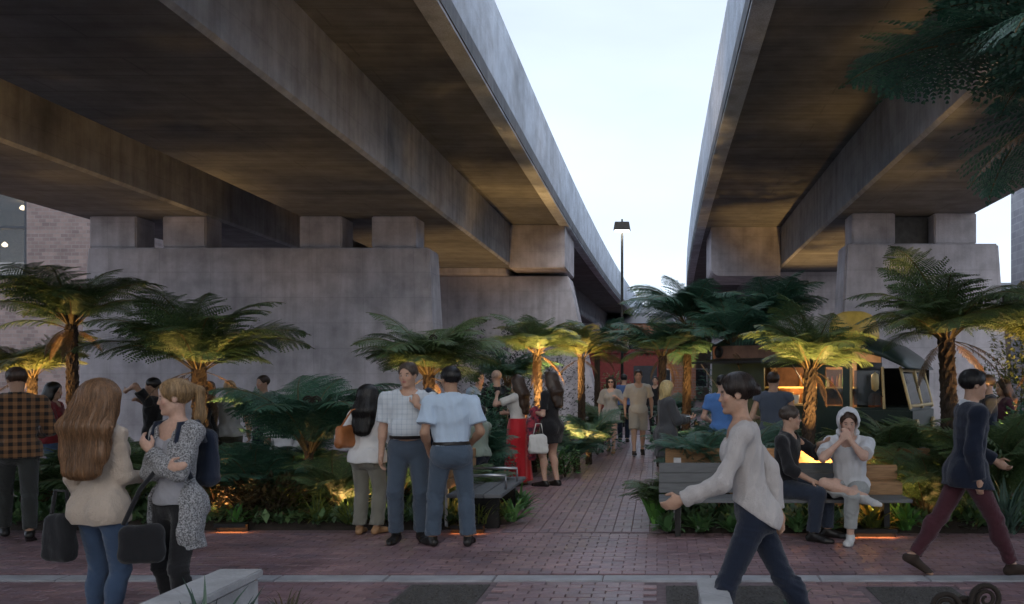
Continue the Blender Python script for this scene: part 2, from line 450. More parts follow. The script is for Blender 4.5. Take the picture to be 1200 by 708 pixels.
    def leg(s, p, i, e=0.0, t1=2.0, flare=0.0, tight=1.0):
        H = s.H; k = s.b ** .5; a, b_, c = s.hip[i], s.knee[i], s.ank[i]
        if t1 <= 1:
            q = a + (b_ - a) * t1
            return rc(p, a, q, .050 * H * k + e, (.050 - .016 * t1) * H * k + e + flare)
        d = rc(p, a, b_, .050 * H * k + e, .0325 * H * k + e)
        q = b_ + (c - b_) * (t1 - 1)
        d = smin(d, rc(p, b_, q, .031 * H * k + e, (.031 - .0105 * (t1 - 1)) * H * k + e + flare), .03)
        f = s.fy[i]; m = b_ + (c - b_) * .3 - f * .012 * H
        return smin(d, ell(p, m, V3(.030, .030, .055) * H * k + e), .03)
    def foot(s, p, i, e=0.0):
        return near(p, s.ank[i] + s.fy[i] * .05 * s.H, .11 * s.H, lambda q: s.foot0(q, i, e))
    def foot0(s, p, i, e=0.0):
        H = s.H; f = s.fy[i]; a = s.ank[i]; pt = s.fp[i]
        cp, sp = math.cos(R(pt)), math.sin(R(pt)); ff = f * cp - V3(0, 0, 1) * sp; dn = -V3(0, 0, 1) * cp - f * sp; sd = np.cross(f, V3(0, 0, 1))
        heel = a - ff * .02 * H + dn * .022 * H; ball = a + ff * .085 * H + dn * .030 * H; toe = a + ff * .118 * H + dn * .031 * H
        d = rc(p, a, heel, .019 * H + e, .019 * H + e)
        d = smin(d, rc(p, a + dn * .008 * H, ball, .019 * H + e, .0165 * H + e), .02)
        d = smin(d, rc(p, ball + sd * .008 * H, toe - sd * .004 * H, .0165 * H + e, .012 * H + e), .02)
        d = smin(d, rc(p, heel, ball - sd * .012 * H, .017 * H + e, .015 * H + e), .02)
        sole = a + dn * (.043 * H)
        return smax(d, (p - sole) @ dn, .006)
    def hand(s, p, i, e=0.0):
        return near(p, s.wri[i] + nrm(s.wri[i] - s.elb[i] if s.hdir[i] is None else V3(*s.hdir[i])) * .05 * s.H, .075 * s.H, lambda q: s.hand0(q, i, e))
    def hand0(s, p, i, e=0.0):
        H = s.H; w_, el = s.wri[i], s.elb[i]
        ax = nrm(w_ - el) if s.hdir[i] is None else nrm(V3(*s.hdir[i]))
        pn = V3(*(s.palm[i] if s.palm[i] is not None else (1 if i == 0 else -1, .2, 0)))     # palm faces the body
        pn = nrm(pn - ax * (pn @ ax)); sd = np.cross(ax, pn)
        fw = V3(0, 1, 0)
        if sd @ (V3(0, 1, .3)) < 0: sd = -sd                    # thumb side points forward / up
        L = .098 * H * (.94 if s.female else 1)
        M = np.stack([sd, ax, pn], 1)
        d = rc(p, w_ - ax * .01, w_ + ax * .25 * L, .0155 * H + e, .014 * H + e)
        d = smin(d, ell(p, w_ + ax * .3 * L, V3(.023 * H, .32 * L, .0105 * H) + e, M), .012)
        c = s.curl[i]
        for q, (o, ln) in enumerate(((.55, .44), (.18, .5), (-.18, .46), (-.52, .37))):
            b0 = w_ + ax * .5 * L + sd * o * .021 * H; cur = b0; ang = .12 + .1 * q * c
            for k, seg in enumerate((.42, .33, .25)):
                ang += c * (.75 if k == 0 else .85)
                n = cur + (ax * math.cos(ang) + pn * math.sin(ang)) * ln * L * seg
                d = smin(d, rc(p, cur, n, .0052 * H + e, (.0048 if k < 2 else .0042) * H + e), .005); cur = n
        t0 = w_ + ax * .12 * L + sd * .014 * H; t1 = t0 + (ax * .55 + sd * .7 + pn * .4) * .24 * L; t2 = t1 + (ax * .9 + sd * (.25 - .4 * c) + pn * .4) * .27 * L
        d = smin(d, rc(p, t0, t1, .0078 * H + e, .006 * H + e), .01); d = smin(d, rc(p, t1, t2, .006 * H + e, .0048 * H + e), .006)
        return d
    def hl(s, p): return (p - s.hc) @ s.HM / s.hh
    def head(s, p): return near(p, s.hc - s.up * .03 * s.H, .12 * s.H, s.head0)
    def head0(s, p):
        q = s.hl(p); f = s.female
        d = ell(q, V3(0, -.06, .15), V3(.325, .41, .35))
        d = smin(d, ell(q, V3(0, .10, -.13), V3(.245 if f else .26, .26, .36)), .12)
        for sg in (-1, 1):
            d = smin(d, rc(q, V3(sg * .19, -.02, -.24), V3(sg * .06, .24, -.41), .06, .055 if f else .07), .08)
            d = smin(d, ell(q, V3(sg * .17, .24, -.1), V3(.09, .07, .09)), .08)
        d = smin(d, ell(q, V3(0, .27, .07), V3(.2, .07, .05)), .07)
        for sg in (-1, 1):
            d = smax(d, -ell(q, V3(sg * .135, .40, -.005), V3(.085, .085, .055)), .05)
            d = smin(d, ell(q, V3(sg * .135, .285, -.005), V3(.06, .055, .045)), .015)
        nl = .40 if f else .42
        d = smin(d, rc(q, V3(0, .32, .03), V3(0, nl, -.13), .028, .042), .04)
        for sg in (-1, 1): d = smin(d, ell(q, V3(sg * .045, .365, -.15), V3(.035, .045, .03)), .02)
        d = smin(d, ell(q, V3(0, .335, -.235), V3(.095, .045, .026)), .02); d = smin(d, ell(q, V3(0, .328, -.285), V3(.08, .045, .026)), .02)
        d = smin(d, ell(q, V3(0, .285, -.41), V3(.09, .07, .07)), .06)
        for sg in (-1, 1):
            d = smin(d, ell(q, V3(sg * .325, -.03, -.03), V3(.035, .085, .13)), .03)
        d = d * s.hh
        r = (.0255 if f else .031) * s.H * (s.b ** .5)
        return smin(d, rc(p, s.nb - s.up * .02 * s.H - s.sy * .006 * s.H, s.hc + s.HM @ V3(0, -.08, -.22) * s.hh, r * 1.2, r), .035)
    def body_fn(s, p):
        d = s.torso(p); d = smin(d, s.head(p), .035)
        d = smin(d, smin(ell(p, (s.nb + s.sh[0]) / 2, V3(.05, .03, .026) * s.H), ell(p, (s.nb + s.sh[1]) / 2, V3(.05, .03, .026) * s.H), .02), .05)
        for i in (0, 1):
            d = smin(d, s.arm(p, i), .03); d = smin(d, s.leg(p, i), .03)
            d = smin(d, s.foot(p, i), .02); d = smin(d, s.hand(p, i), .008)
        return d
    def skin_col(s, v):
        c = np.repeat(np.array(s.skin)[None], len(v), 0); q = s.hl(v)
        f = lambda ce, r: np.clip(1.6 - 1.6 * (np.linalg.norm((q - ce) / r, axis=1)) ** 4, 0, 1)[:, None]
        def put(m, col): nonlocal c; c = c * (1 - m) + np.array(col) * m
        put(f(V3(0, .35, -.26), V3(.1, .1, .05)), s.lips)
        for sg in (-1, 1):
            put(f(V3(sg * .14, .33, .075), V3(.09, .09, .022)), s.brow)
            put(f(V3(sg * .135, .33, -.005), V3(.062, .06, .03)), (.16, .1, .08))
            put(f(V3(sg * .135, .34, -.005), V3(.045, .05, .018)), (.55, .52, .5))
            put(f(V3(sg * .13, .345, -.005), V3(.02, .05, .02)), (.03, .025, .02))
            put(f(V3(sg * .2, .27, -.12), V3(.1, .1, .09)) * .35, tuple(np.array(s.skin) * V3(1.12, .82, .8)))
        put(f(V3(0, .42, -.13), V3(.06, .07, .05)) * .35, tuple(np.array(s.skin) * V3(1.12, .82, .8)))
        return np.clip(c, 0, 1)
    def mk(s, name, fn, mat, h=None, lo=None, hi=None, colfn=None):
        return sdf_object(name, fn, s.lo if lo is None else lo, s.hi if hi is None else hi, h or s.h, mat, s.root, colfn)
    def body(s): return s.mk('body', s.body_fn, skin_mat(), colfn=s.skin_col)
    # ---- clothes
    def top(s, mat, name='shirt', sleeve=.6, hem=.0, e=.012, flare=.012, neck='crew', fold=.004, hemflare=0.0, neckr=1.0, open_w=None, collar=False, sleeveless=False, vdepth=0, hemtilt=0.0):
        H = s.H
        def fn(p):
            d = s.torso(p, e)
            for i in (0, 1):
                d = smin(d, ell(p, (s.nb + s.sh[i]) / 2 - s.up * .004 * H, V3(.046, .030, .024) * H + e * .8), .05)
            if hem < 0 or hemflare:                       # hangs below the hips
                z0 = s.pel + s.up * (.05 * H); z1 = s.pel + s.up * (hem - .04) * H
                M = np.stack([s.px, s.pyv], 1); q = (p - s.pel) @ M; t = np.clip((p - s.pel) @ s.up / (min(hem, -.02) * H), 0, 1)
                rx = (.096 if s.female else .092) * H * s.b + e + hemflare * t; ry = .068 * H * s.b + e + hemflare * t
                k = np.sqrt((q[:, 0] / rx) ** 2 + (q[:, 1] / ry) ** 2) + 1e-9
                sk = smax((k - 1) * ry, (p - z0) @ s.up, .02)
                d = smin(d, sk, .03)
            if hem < .04:                                 # covers the waistband of the trousers
                e2 = max(e, .016) + .010; MP = np.stack([s.px, s.pyv, s.up], 1)
                hp = ell(p, s.pel + s.up * .012 * H, V3((.098 if s.female else .092) * s.b, .066 * s.b, .085) * H + e2, MP)
                for sg in (-1, 1): hp = smin(hp, ell(p, s.pel + s.px * sg * .042 * H - s.pyv * .03 * H - s.up * .012 * H, V3(.052, .048, .055) * H * s.b + e2, MP), .03)
                if hem < -.03:
                    for i in (0, 1): hp = smin(hp, s.leg(p, i, e2 + .004, .45), .04)
                d = smin(d, hp, .03)
            fo = folds(p, s.seed, fold); d = d + fo
            d = smax(d, (s.pel + s.up * hem * H - p) @ (s.up + hemtilt * s.pyv) + .004 * np.sin(p[:, 0] * 30 + s.seed), .006)
            if open_w:
                q = p - s.pel; x = q @ s.px; y = q @ s.pyv; z = (q @ s.up)
                wz = open_w[0] + (open_w[1] - open_w[0]) * np.clip(z / (.3 * H), 0, 1)
                d = smax(d, -smax(np.abs(x) - wz, -(y - .0), .01), .008)
                inner = s.torso(p, max(e - .014, 0)); d = smax(d, -inner, .004)
            if not sleeveless:
                for i in (0, 1):
                    a = s.arm(p, i, e, sleeve, flare)
                    if sleeve <= 1: ax = nrm(s.elb[i] - s.sh[i]); q = s.sh[i] + (s.elb[i] - s.sh[i]) * sleeve
                    else: ax = nrm(s.wri[i] - s.elb[i]); q = s.elb[i] + (s.wri[i] - s.elb[i]) * (sleeve - 1)
                    d = smin(d, smax(a + fo, (p - q) @ ax, .006), .03)
            nr = .05 * H * neckr
            cut = rc(p, s.nb - s.up * .004 * H + s.sy * .016 * H, s.nb + s.up * .1 * H, nr, nr * 1.15)
            if collar: cut = rc(p, s.nb + s.up * .012 * H + s.sy * .012 * H, s.nb + s.up * .1 * H, nr * .95, nr * 1.3)
            if vdepth:
                cut = smin(cut, rc(p, s.nb + s.sy * .06 * H, s.nb - s.up * vdepth * H + s.sy * .10 * H, .04 * H, .012 * H), .02)
            if collar:
                cl = rc(p, s.nb - s.up * .006 * H - s.sy * .004 * H, s.nb + s.up * .022 * H - s.sy * .0 * H, nr * 1.0 + .010, nr * .98 + .010)
                cl = smax(cl, (p - (s.nb + s.up * .034 * H)) @ nrm(s.up + .35 * s.sy), .006)
                d = smin(d, cl, .012)
                notch = rc(p, s.nb + s.sy * .08 * H - s.up * .02 * H, s.nb + s.sy * .05 * H + s.up * .04 * H, .008 * H, .022 * H)
                d = smax(d, -notch, .006)
            return smax(d, -cut, .006)
        return s.mk(name, fn, mat)
    def trousers(s, mat, name='trousers', t1=1.93, e=.014, flare=.012, waist=.07, fold=.005):
        H = s.H
        def fn(p):
            M = np.stack([s.px, s.pyv, s.up], 1)
            d = ell(p, s.pel + s.up * .012 * H, V3((.098 if s.female else .092) * s.b, .066 * s.b, .085) * H + e, M)
            for sg in (-1, 1): d = smin(d, ell(p, s.pel + s.px * sg * .042 * H - s.pyv * .03 * H - s.up * .012 * H, V3(.052, .048, .055) * H * s.b + e, M), .03)
            for i in (0, 1):
                l = s.leg(p, i, e, t1, flare)
                if t1 <= 1: ax = nrm(s.knee[i] - s.hip[i]); q = s.hip[i] + (s.knee[i] - s.hip[i]) * t1
                else: ax = nrm(s.ank[i] - s.knee[i]); q = s.knee[i] + (s.ank[i] - s.knee[i]) * (t1 - 1)
                l = smax(l, (p - q) @ ax, .006)
                d = smin(d, l, .03)
            zl = (s.pel[2] - p[:, 2]) / (s.pel[2] - min(s.ank[0][2], s.ank[1][2])); am = .35 + .8 * np.exp(-((zl - .52) / .1) ** 2) + 1.3 * np.clip((zl - .72) * 3.5, 0, 1) + .5 * np.exp(-((zl - .12) / .08) ** 2)
            d = d + folds(p, s.seed + 9, fold * .7, 52, 2.4) * am
            return smax(d, (p - s.pel) @ s.up - waist * H, .005)
        return s.mk(name, fn, mat)
    def skirt(s, mat, z1, r1, name='skirt', waist=.09, fold=.012, n=9, e=.012, ys=.8):
        H = s.H; z0 = s.pel[2] + waist * H
        def fn(p):
            q = p - V3(s.pel[0], s.pel[1], 0); t = np.clip((z0 - p[:, 2]) / (z0 - z1), 0, 1)
            rx = (.078 * H * s.b + e) * (1 - t) + r1 * t + .02 * np.sin(np.pi * np.clip(t * 2.2, 0, 1)); ry = rx * (.78 + (ys - .78) * t)
            k = np.sqrt((q[:, 0] / rx) ** 2 + (q[:, 1] / ry) ** 2) + 1e-9
            ang = np.arctan2(q[:, 1], q[:, 0])
            d = (k - 1) * ry + fold * t * np.sin(ang * n + 3 * t + s.seed)
            return smax(smax(d, p[:, 2] - z0, .006), z1 - p[:, 2] + .01 * np.sin(ang * 3), .006)
        lo = np.minimum(s.lo, [s.pel[0] - r1 - .05, s.pel[1] - r1 - .05, z1 - .03]); hi = np.maximum(s.hi, [s.pel[0] + r1 + .05, s.pel[1] + r1 + .05, 0])
        lo[2] = z1 - .03; hi[2] = z0 + .03
        return s.mk(name, fn, mat, lo=lo, hi=hi)
    def shoes(s, mat, name='shoe', e=.006, high=0.0):
        for i in (0, 1):
            a = s.ank[i]
            fn = lambda p, i=i: smax(smin(s.foot(p, i, e), s.leg(p, i, e + .002), .01), p[:, 2] - (s.ank[i][2] + (.012 + high) * s.H) - .06 * np.abs((p - s.ank[i]) @ s.fy[i]) * 0, .006)
            s.mk(name, fn, mat, lo=a - V3(.27, .27, .12), hi=a + V3(.27, .27, .08 + high * s.H), h=min(s.h, .009))
    def belt(s, mat, z=.062, e=.02):
        H = s.H; M = np.stack([s.px, s.pyv, s.up], 1)
        def fn(p):
            d = s.torso(p, e); return smax(d, np.abs((p - s.pel) @ s.up - z * H) - .018, .003)
        return s.mk('belt', fn, mat, lo=s.pel + V3(-.3, -.3, .0), hi=s.pel + V3(.3, .3, .25))
    def hair(s, mat, style='short', length=.3, width=1.0, name='hair', vol=.0):
        hh = s.hh; f = s.female
        def fn(p):
            q = s.hl(p)
            cap = ell(q, V3(0, -.075, .165), V3(.375 + vol, .445 + vol, .385 + vol))
            # hairline: everything in front of / below this is face and neck
            face = smin(ell(q, V3(0, .36, -.13), V3(.27, .31, .45 if style in ('pony', 'bun') else .39 if style != 'short' else .41)), ell(q, V3(0, .12, -.42), V3(.34, .32, .42)), .05)
            if style == 'short':
                nape = -(q[:, 2] + .2 + .25 * (q[:, 1] + .1)) + .022 * np.sin(q[:, 0] * 42 + s.seed) + .016 * np.sin(q[:, 1] * 47)
                d = smax(cap, nape, .04)
                d = smax(d, -ell(q, V3(0, .0, -.13), V3(.5, .11, .17)), .03)
            elif style == 'crop':
                d = smax(cap, -(q[:, 2] + .1 + .25 * (q[:, 1] + .1)), .04); d = smax(d, -ell(q, V3(0, .0, -.13), V3(.5, .11, .17)), .03)
            else: d = cap
            d = smax(d, -face, .03)
            d = d * hh
            if style in ('long', 'bob'):
                L = length
                top_ = s.hc + s.HM @ V3(0, -.16, .1) * hh
                back = -s.sy * (.075 * s.H)
                p1 = s.nb + back * .85 + s.up * .01 * s.H; p2 = s.nb + back * 1.08 - s.up * L
                if style == 'bob': p2 = s.nb + back * .6 - s.up * .02 * s.H + s.up * (.0); p1 = s.hc + s.HM @ V3(0, -.2, -.1) * hh
                Wd = .085 * s.H * width * .8
                ax = s.sx
                def slab(a, b, wa, wb, th):
                    ab = b - a; t = np.clip((p - a) @ ab / (ab @ ab), 0, 1); r = p - a - t[:, None] * ab
                    x = r @ ax; rr = r - x[:, None] * ax; w_ = wa + (wb - wa) * t
                    return np.sqrt((x / w_) ** 2 * th ** 2 + (rr ** 2).sum(1)) - th
                sl = smin(slab(top_, p1, Wd * .95, Wd * 1.1, .075), slab(p1, p2, Wd * 1.1, Wd * .85, .05), .04)
                # locks beside the face
                for sg in (-1, 1):
                    a = s.hc + s.HM @ V3(sg * .3, .0, .12) * hh; b = s.hc + s.HM @ V3(sg * .33, -.04, -.35) * hh
                    c_ = s.nb + s.sx * sg * Wd * .8 + back * .8 - s.up * L * .6
                    if style == 'bob': sl = smin(sl, rc(p, a, b, .045, .045), .04)
                    else: sl = smin(sl, smin(rc(p, a, b, .035, .035), rc(p, b, c_, .035, .022), .03), .06)
                fw = face * hh
                sl = smax(sl, -fw, .02)
                d = smin(d, sl, .04)
            if style == 'pony':
                b0 = s.hc + s.HM @ V3(0, -.46, .3) * hh; b1 = s.hc + s.HM @ V3(0, -.66, .16) * hh; b2 = s.hc + s.HM @ V3(0, -.62, -.55) * hh; b3 = s.hc + s.HM @ V3(0, -.5, -1.0 - length) * hh
                d = smax(d, -(q[:, 2] + .30 + .3 * (q[:, 1])) * hh, .02)
                d = smin(d, rc(p, b0, b1, .016, .022), .015); d = smin(d, rc(p, b1, b2, .024, .024), .02); d = smin(d, rc(p, b2, b3, .024, .008), .03)
            if style == 'bun':
                d = smax(d, -(q[:, 2] + .25 + .3 * (q[:, 1])) * hh, .02)
                d = smin(d, ell(q, V3(0, -.53, .06), V3(.13, .11, .13)) * hh, .02)
            ang = np.arctan2((p - s.hc) @ s.HM[:, 0], -((p - s.hc) @ s.HM[:, 1]) + .02)
            x = (p - s.hc) @ s.sx; zz = p[:, 2] - s.hc[2]
            gr = .0045 * np.sin(x * 150 + 1.4 * np.sin(zz * 13 + x * 20) + s.seed) + .003 * np.sin(x * 260 + 2 * np.sin(zz * 9) + 1.3)
            if style in ('short', 'crop'): gr = gr * .7 + .003 * np.sin(q[:, 1] * 40 + q[:, 2] * 25)
            gr = gr * np.clip(.35 - q[:, 2] * 1.3, .2, 1) * .6
            return d + gr * min(1, .012 / s.h)
        lo = s.hc - V3(.28, .28, .2); hi = s.hc + V3(.28, .28, .26)
        if style == 'long': lo[2] -= length + .12; lo[:2] -= .06; hi[:2] += .06
        if style == 'pony': lo[2] -= .25 + length * s.hh
        return s.mk(name, fn, mat, lo=lo, hi=hi)

def strands(o, parent, n, mat, center, seed=1, steps=14, step=.022, r=.0016):
    """single locks laid along the hair surface, combed away from the crown and down"""
    from mathutils.kdtree import KDTree
    me = o.data; nv = len(me.vertices); co = np.empty(nv * 3, np.float32); me.vertices.foreach_get('co', co); co = co.reshape(-1, 3)
    no = np.empty(nv * 3, np.float32); me.vertices.foreach_get('normal', no); no = no.reshape(-1, 3)
    kd = KDTree(nv)
    for i, c in enumerate(co): kd.insert(c, i)
    kd.balance(); rr = np.random.RandomState(seed); mb = MB()
    for s_ in range(n):
        i = rr.randint(nv); p = co[i]; pts = []
        jit = rr.randn(3) * .12
        for k in range(steps):
            _, j, dist = kd.find(p); nn = no[j]
            q = co[j] + nn * (.002 + .003 * np.sin(k * .7 + s_)); pts.append(Vector(q))
            dirv = V3(0, 0, -1.0) + jit * .5
            out_ = q - center; out_ = out_ / (np.linalg.norm(out_) + 1e-6)
            if q[2] > center[2] + .03: dirv = dirv * .4 + V3(out_[0], out_[1], -.35)
            dirv = dirv - nn * (dirv @ nn); l = np.linalg.norm(dirv)
            if l < .05: break
            p = q + dirv / l * step
        if len(pts) > 3:
            m = len(pts); mb.tube(pts, [r * (1 - .6 * abs(2 * a / (m - 1) - 1)) for a in range(m)], 3, cap=False)
    return mb.build('hair_strands', mat, parent, smooth=True)
# ------------------------------------------------------------------ the place: viaducts
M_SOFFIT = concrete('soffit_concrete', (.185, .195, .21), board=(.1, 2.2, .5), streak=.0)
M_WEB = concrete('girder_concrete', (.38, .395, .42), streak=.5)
M_FASCIA = concrete('parapet_concrete_skylit', (.58, .64, .72), streak=.15, speck=.75)  # blue of the skylight put into the concrete's base colour
M_PIER = concrete('pier_concrete', (.51, .49, .525), streak=.4)
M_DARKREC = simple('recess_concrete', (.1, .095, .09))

def curve(y): return .00048 * max(0, y - 20) ** 2
YS = [-45, -20, -5, 5] + list(range(10, 116, 5))
def sweep(name, prof, mat, parent, ys=YS, bevel=False):
    """an x-z outline carried along the gently curving line of the viaduct"""
    mb = MB(); rings = [[(x + curve(y), y, z) for x, z in prof] for y in ys]
    mb.loft(rings[::-1]); return mb.build(name, mat, parent)
def girder(parent, x0, x1, z0=5.5, z1=6.87, c=.06):
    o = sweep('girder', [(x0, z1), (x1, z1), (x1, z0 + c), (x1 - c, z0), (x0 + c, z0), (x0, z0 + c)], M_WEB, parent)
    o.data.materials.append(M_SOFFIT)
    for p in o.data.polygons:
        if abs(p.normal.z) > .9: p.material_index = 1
    # construction joints every few metres, a real groove showing as a thin recessed strip
    for y in range(4, 60, 8):
        pass
    return o
def pier(parent, x0, x1, y0, y1, ztop, zb=-.2, bat=.05, ybat=.03):
    b = (ztop - zb)
    mb = MB()
    mb.hexa([(x0 - bat * b, y0 - ybat * b, zb), (x1 + bat * b, y0 - ybat * b, zb), (x1 + bat * b, y1 + ybat * b, zb), (x0 - bat * b, y1 + ybat * b, zb),
             (x0, y0, ztop), (x1, y0, ztop), (x1, y1, ztop), (x0, y1, ztop)])
    return mb.build('pier', M_PIER, parent, bevel=.04)
def block(parent, x0, x1, y0, y1, z0, z1, name='bearing_block', mat=None):
    return MB().box(x0, x1, y0, y1, z0, z1).build(name, mat or M_PIER, parent, bevel=.03)

vl = empty('viaduct', (0, 0, 0), 0, 'wide grey concrete viaduct on the left, two box girders over a broad pier wall', 'viaduct', 'concrete viaducts')
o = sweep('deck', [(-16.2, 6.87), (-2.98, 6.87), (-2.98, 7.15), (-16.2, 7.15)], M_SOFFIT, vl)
girder(vl, -13.7, -10.6); girder(vl, -8.45, -5.0)
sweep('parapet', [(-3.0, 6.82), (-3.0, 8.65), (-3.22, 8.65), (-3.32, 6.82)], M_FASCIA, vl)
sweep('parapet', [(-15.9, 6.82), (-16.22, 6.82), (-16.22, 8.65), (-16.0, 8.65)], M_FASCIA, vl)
pier(vl, -13.35, -5.35, 20.0, 20.9, 4.75)
for x0, x1 in ((-13.36, -12.26), (-11.64, -10.62), (-8.42, -7.42), (-6.72, -5.68)):
    block(vl, x0, x1, 20.08, 20.85, 4.75, 5.51)
pier(vl, -13.3, -3.12, 30.0, 31.6, 5.3, bat=.22, ybat=.0)
block(vl, -5.0, -3.1, 28.7, 31.9, 5.42, 6.88, 'crosshead')
block(vl, -13.5, -5.2, 29.4, 31.9, 5.28, 5.52, 'pier_cap')
for yy in (58, 86):
    c = curve(yy); pier(vl, -13.0 + c, -4.6 + c, yy, yy + 2, 5.52)

vr = empty('viaduct', (0, 0, 0), 0, 'narrower grey concrete viaduct on the right, one box girder over a single pier', 'viaduct', 'concrete viaducts')
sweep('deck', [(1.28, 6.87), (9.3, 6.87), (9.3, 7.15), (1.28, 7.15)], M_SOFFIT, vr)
girder(vr, 4.2, 7.4)
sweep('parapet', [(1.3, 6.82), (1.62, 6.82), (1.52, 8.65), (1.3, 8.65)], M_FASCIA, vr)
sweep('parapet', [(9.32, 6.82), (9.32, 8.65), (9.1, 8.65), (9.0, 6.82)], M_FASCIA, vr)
pier(vr, 4.35, 7.85, 19.6, 20.5, 4.78, bat=.06)
for x0, x1 in ((4.5, 5.5), (6.4, 7.38)):
    block(vr, x0, x1, 19.7, 20.45, 4.78, 5.51)
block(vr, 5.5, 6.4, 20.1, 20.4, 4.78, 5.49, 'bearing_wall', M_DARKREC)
# hammerhead of the second pier with rounded lower edge
prof = [(1.85, 6.88), (4.22, 6.88), (4.22, 5.2), (2.15, 5.2)] + [(2.15 - .3 * math.sin(a), 5.5 - .3 * math.cos(a)) for a in (.4, .8, 1.2, 1.57)]
mb = MB(); mb.loft([[(x, y, z) for x, z in prof] for y in (29.2, 32.0)]); mb.build('crosshead', M_PIER, vr)
pier(vr, 4.3, 7.3, 30.4, 32.4, 5.52, bat=.05)
for yy in (58, 86):
    c = curve(yy); pier(vr, 3.2 + c, 7.2 + c, yy, yy + 2, 5.52)

# ------------------------------------------------------------------ ground and paving
def brick_mat(name, big=False):
    m, nt, bs = new_mat(name)
    geo = N(nt, 'NewGeometry'); oi = N(nt, 'ObjectInfo')
    ad = N(nt, 'Math', operation='ADD'); nt.links.new(geo.outputs['Random Per Island'], ad.inputs[0]); nt.links.new(oi.outputs['Random'], ad.inputs[1])
    fr = N(nt, 'Math', operation='FRACT'); nt.links.new(ad.outputs[0], fr.inputs[0])
    c = ramp(nt, fr.outputs[0], [(0, (.205, .13, .145)), (.3, (.275, .17, .18)), (.55, (.235, .16, .185)), (.8, (.33, .21, .215)), (1, (.18, .13, .155))])
    f = noise(nt, coords(nt, (1, 1, 1)), 30, 5, .65)
    c = mixc(nt, c, ramp(nt, f, [(.3, g(.6)), (.7, g(1.25))]), .7, 'MULTIPLY')
    wv = N(nt, 'NewGeometry'); st = N(nt, 'TexNoise', Scale=.9, Detail=4); nt.links.new(wv.outputs['Position'], st.inputs['Vector'])
    c = mixc(nt, c, ramp(nt, st.outputs['Fac'], [(.35, g(.65)), (.65, g(1.15))]), .8, 'MULTIPLY')
    nt.links.new(c, bs.inputs['Base Color'])
    rr = N(nt, 'MapRange'); nt.links.new(st.outputs['Fac'], rr.inputs['Value']); rr.inputs['To Min'].default_value = .25; rr.inputs['To Max'].default_value = .5
    nt.links.new(rr.outputs['Result'], bs.inputs['Roughness']); bs.inputs['Specular IOR Level'].default_value = .5
    bump(nt, bs, f, .4, .004); MATS[name] = m; return m
M_BRICK = brick_mat('paving_brick')
def far_brick():
    m, nt, bs = new_mat('far_paving')
    v = coords(nt, (1, 1, 1)); b = N(nt, 'TexBrick', Scale=4.0)
    nt.links.new(v, b.inputs['Vector'])
    b.inputs['Color1'].default_value = (.24, .15, .155, 1); b.inputs['Color2'].default_value = (.19, .125, .14, 1); b.inputs['Mortar'].default_value = (.08, .07, .07, 1)
    b.inputs['Mortar Size'].default_value = .03; b.inputs['Mortar Smooth'].default_value = .5
    c = mixc(nt, b.outputs['Color'], ramp(nt, noise(nt, v, .8, 5), [(.3, g(.65)), (.7, g(1.1))]), .9, 'MULTIPLY')
    nt.links.new(c, bs.inputs['Base Color']); bs.inputs['Roughness'].default_value = .7; bump(nt, bs, b.outputs['Fac'], -.3, .01)
    return m
M_MORTAR = simple('mortar_sand', (.16, .12, .128), .9, scale=20)
M_SOIL = simple('soil', (.035, .026, .02), .95, scale=14, bmp=.6, bd=.03)
M_STONE = simple('pale_stone', (.33, .33, .35), .6, var=.2, scale=5)

gnd = MB().box(-220, 220, -60, 700, -.6, -.06).build('ground', simple('ground_earth', (.1, .095, .09), .9, scale=2)); tag(gnd, kind='structure')
pv = MB().box(-26, 14, 9.2, 62, -.055, -.008).build('far_pavement', far_brick()); tag(pv, kind='structure')
prom = MB().box(-26, 14, -8, 9.196, -.055, -.014).build('pavement', M_MORTAR); tag(prom, kind='structure')
pathb = MB().box(-2.2, .05, 9.204, 26, -.055, -.0035).build('path', M_MORTAR); tag(pathb, kind='structure')

BL, BW, GAP = .2, .1, .005
def brick_mesh(l, w_, name='brick'):
    a, b, e = l / 2 - GAP / 2, w_ / 2 - GAP / 2, .005
    mb = MB(); zt = 0
    mb.add([(-a, -b, -.03), (a, -b, -.03), (a, b, -.03), (-a, b, -.03), (-a, -b, -e), (a, -b, -e), (a, b, -e), (-a, b, -e),
            (-a + e, -b + e, zt), (a - e, -b + e, zt), (a - e, b - e, zt), (-a + e, b - e, zt)],
           [(0, 1, 5, 4), (1, 2, 6, 5), (2, 3, 7, 6), (3, 0, 4, 7), (4, 5, 9, 8), (5, 6, 10, 9), (6, 7, 11, 10), (7, 4, 8, 11), (8, 9, 10, 11)])
    return mb
rb = random.Random(3)
spots = []                                              # promenade, running bond along x
PITS = [(-1.95, -1.38, 6.2, 6.9), (.1, 1.0, 5.6, 6.86), (1.7, 2.32, 6.1, 6.82)]
row = 0; y = 5.52
while y < 9.14:
    if not (6.95 < y < 7.245):
        off = BL / 2 if row % 2 else 0
        x = -8.4 + off
        lim = y * 1.0
        while x < 5.2:
            if -0.80 * y < x < .47 * y and not any(a - .1 < x < b + .1 and c - .06 < y < d + .06 for a, b, c, d in PITS):
                spots.append((x, y, 0))
            x += BL
    row += 1; y += BW
near_sp = sorted(spots, key=lambda s_: s_[1] + .15 * abs(s_[0] + .5))
vis = [s_ for s_ in near_sp if s_[1] > 6.15]; idv = set(vis[:300])
bme = brick_mesh(BL, BW).mesh('brick', M_BRICK)
stuff = MB(); proto = brick_mesh(BL, BW)
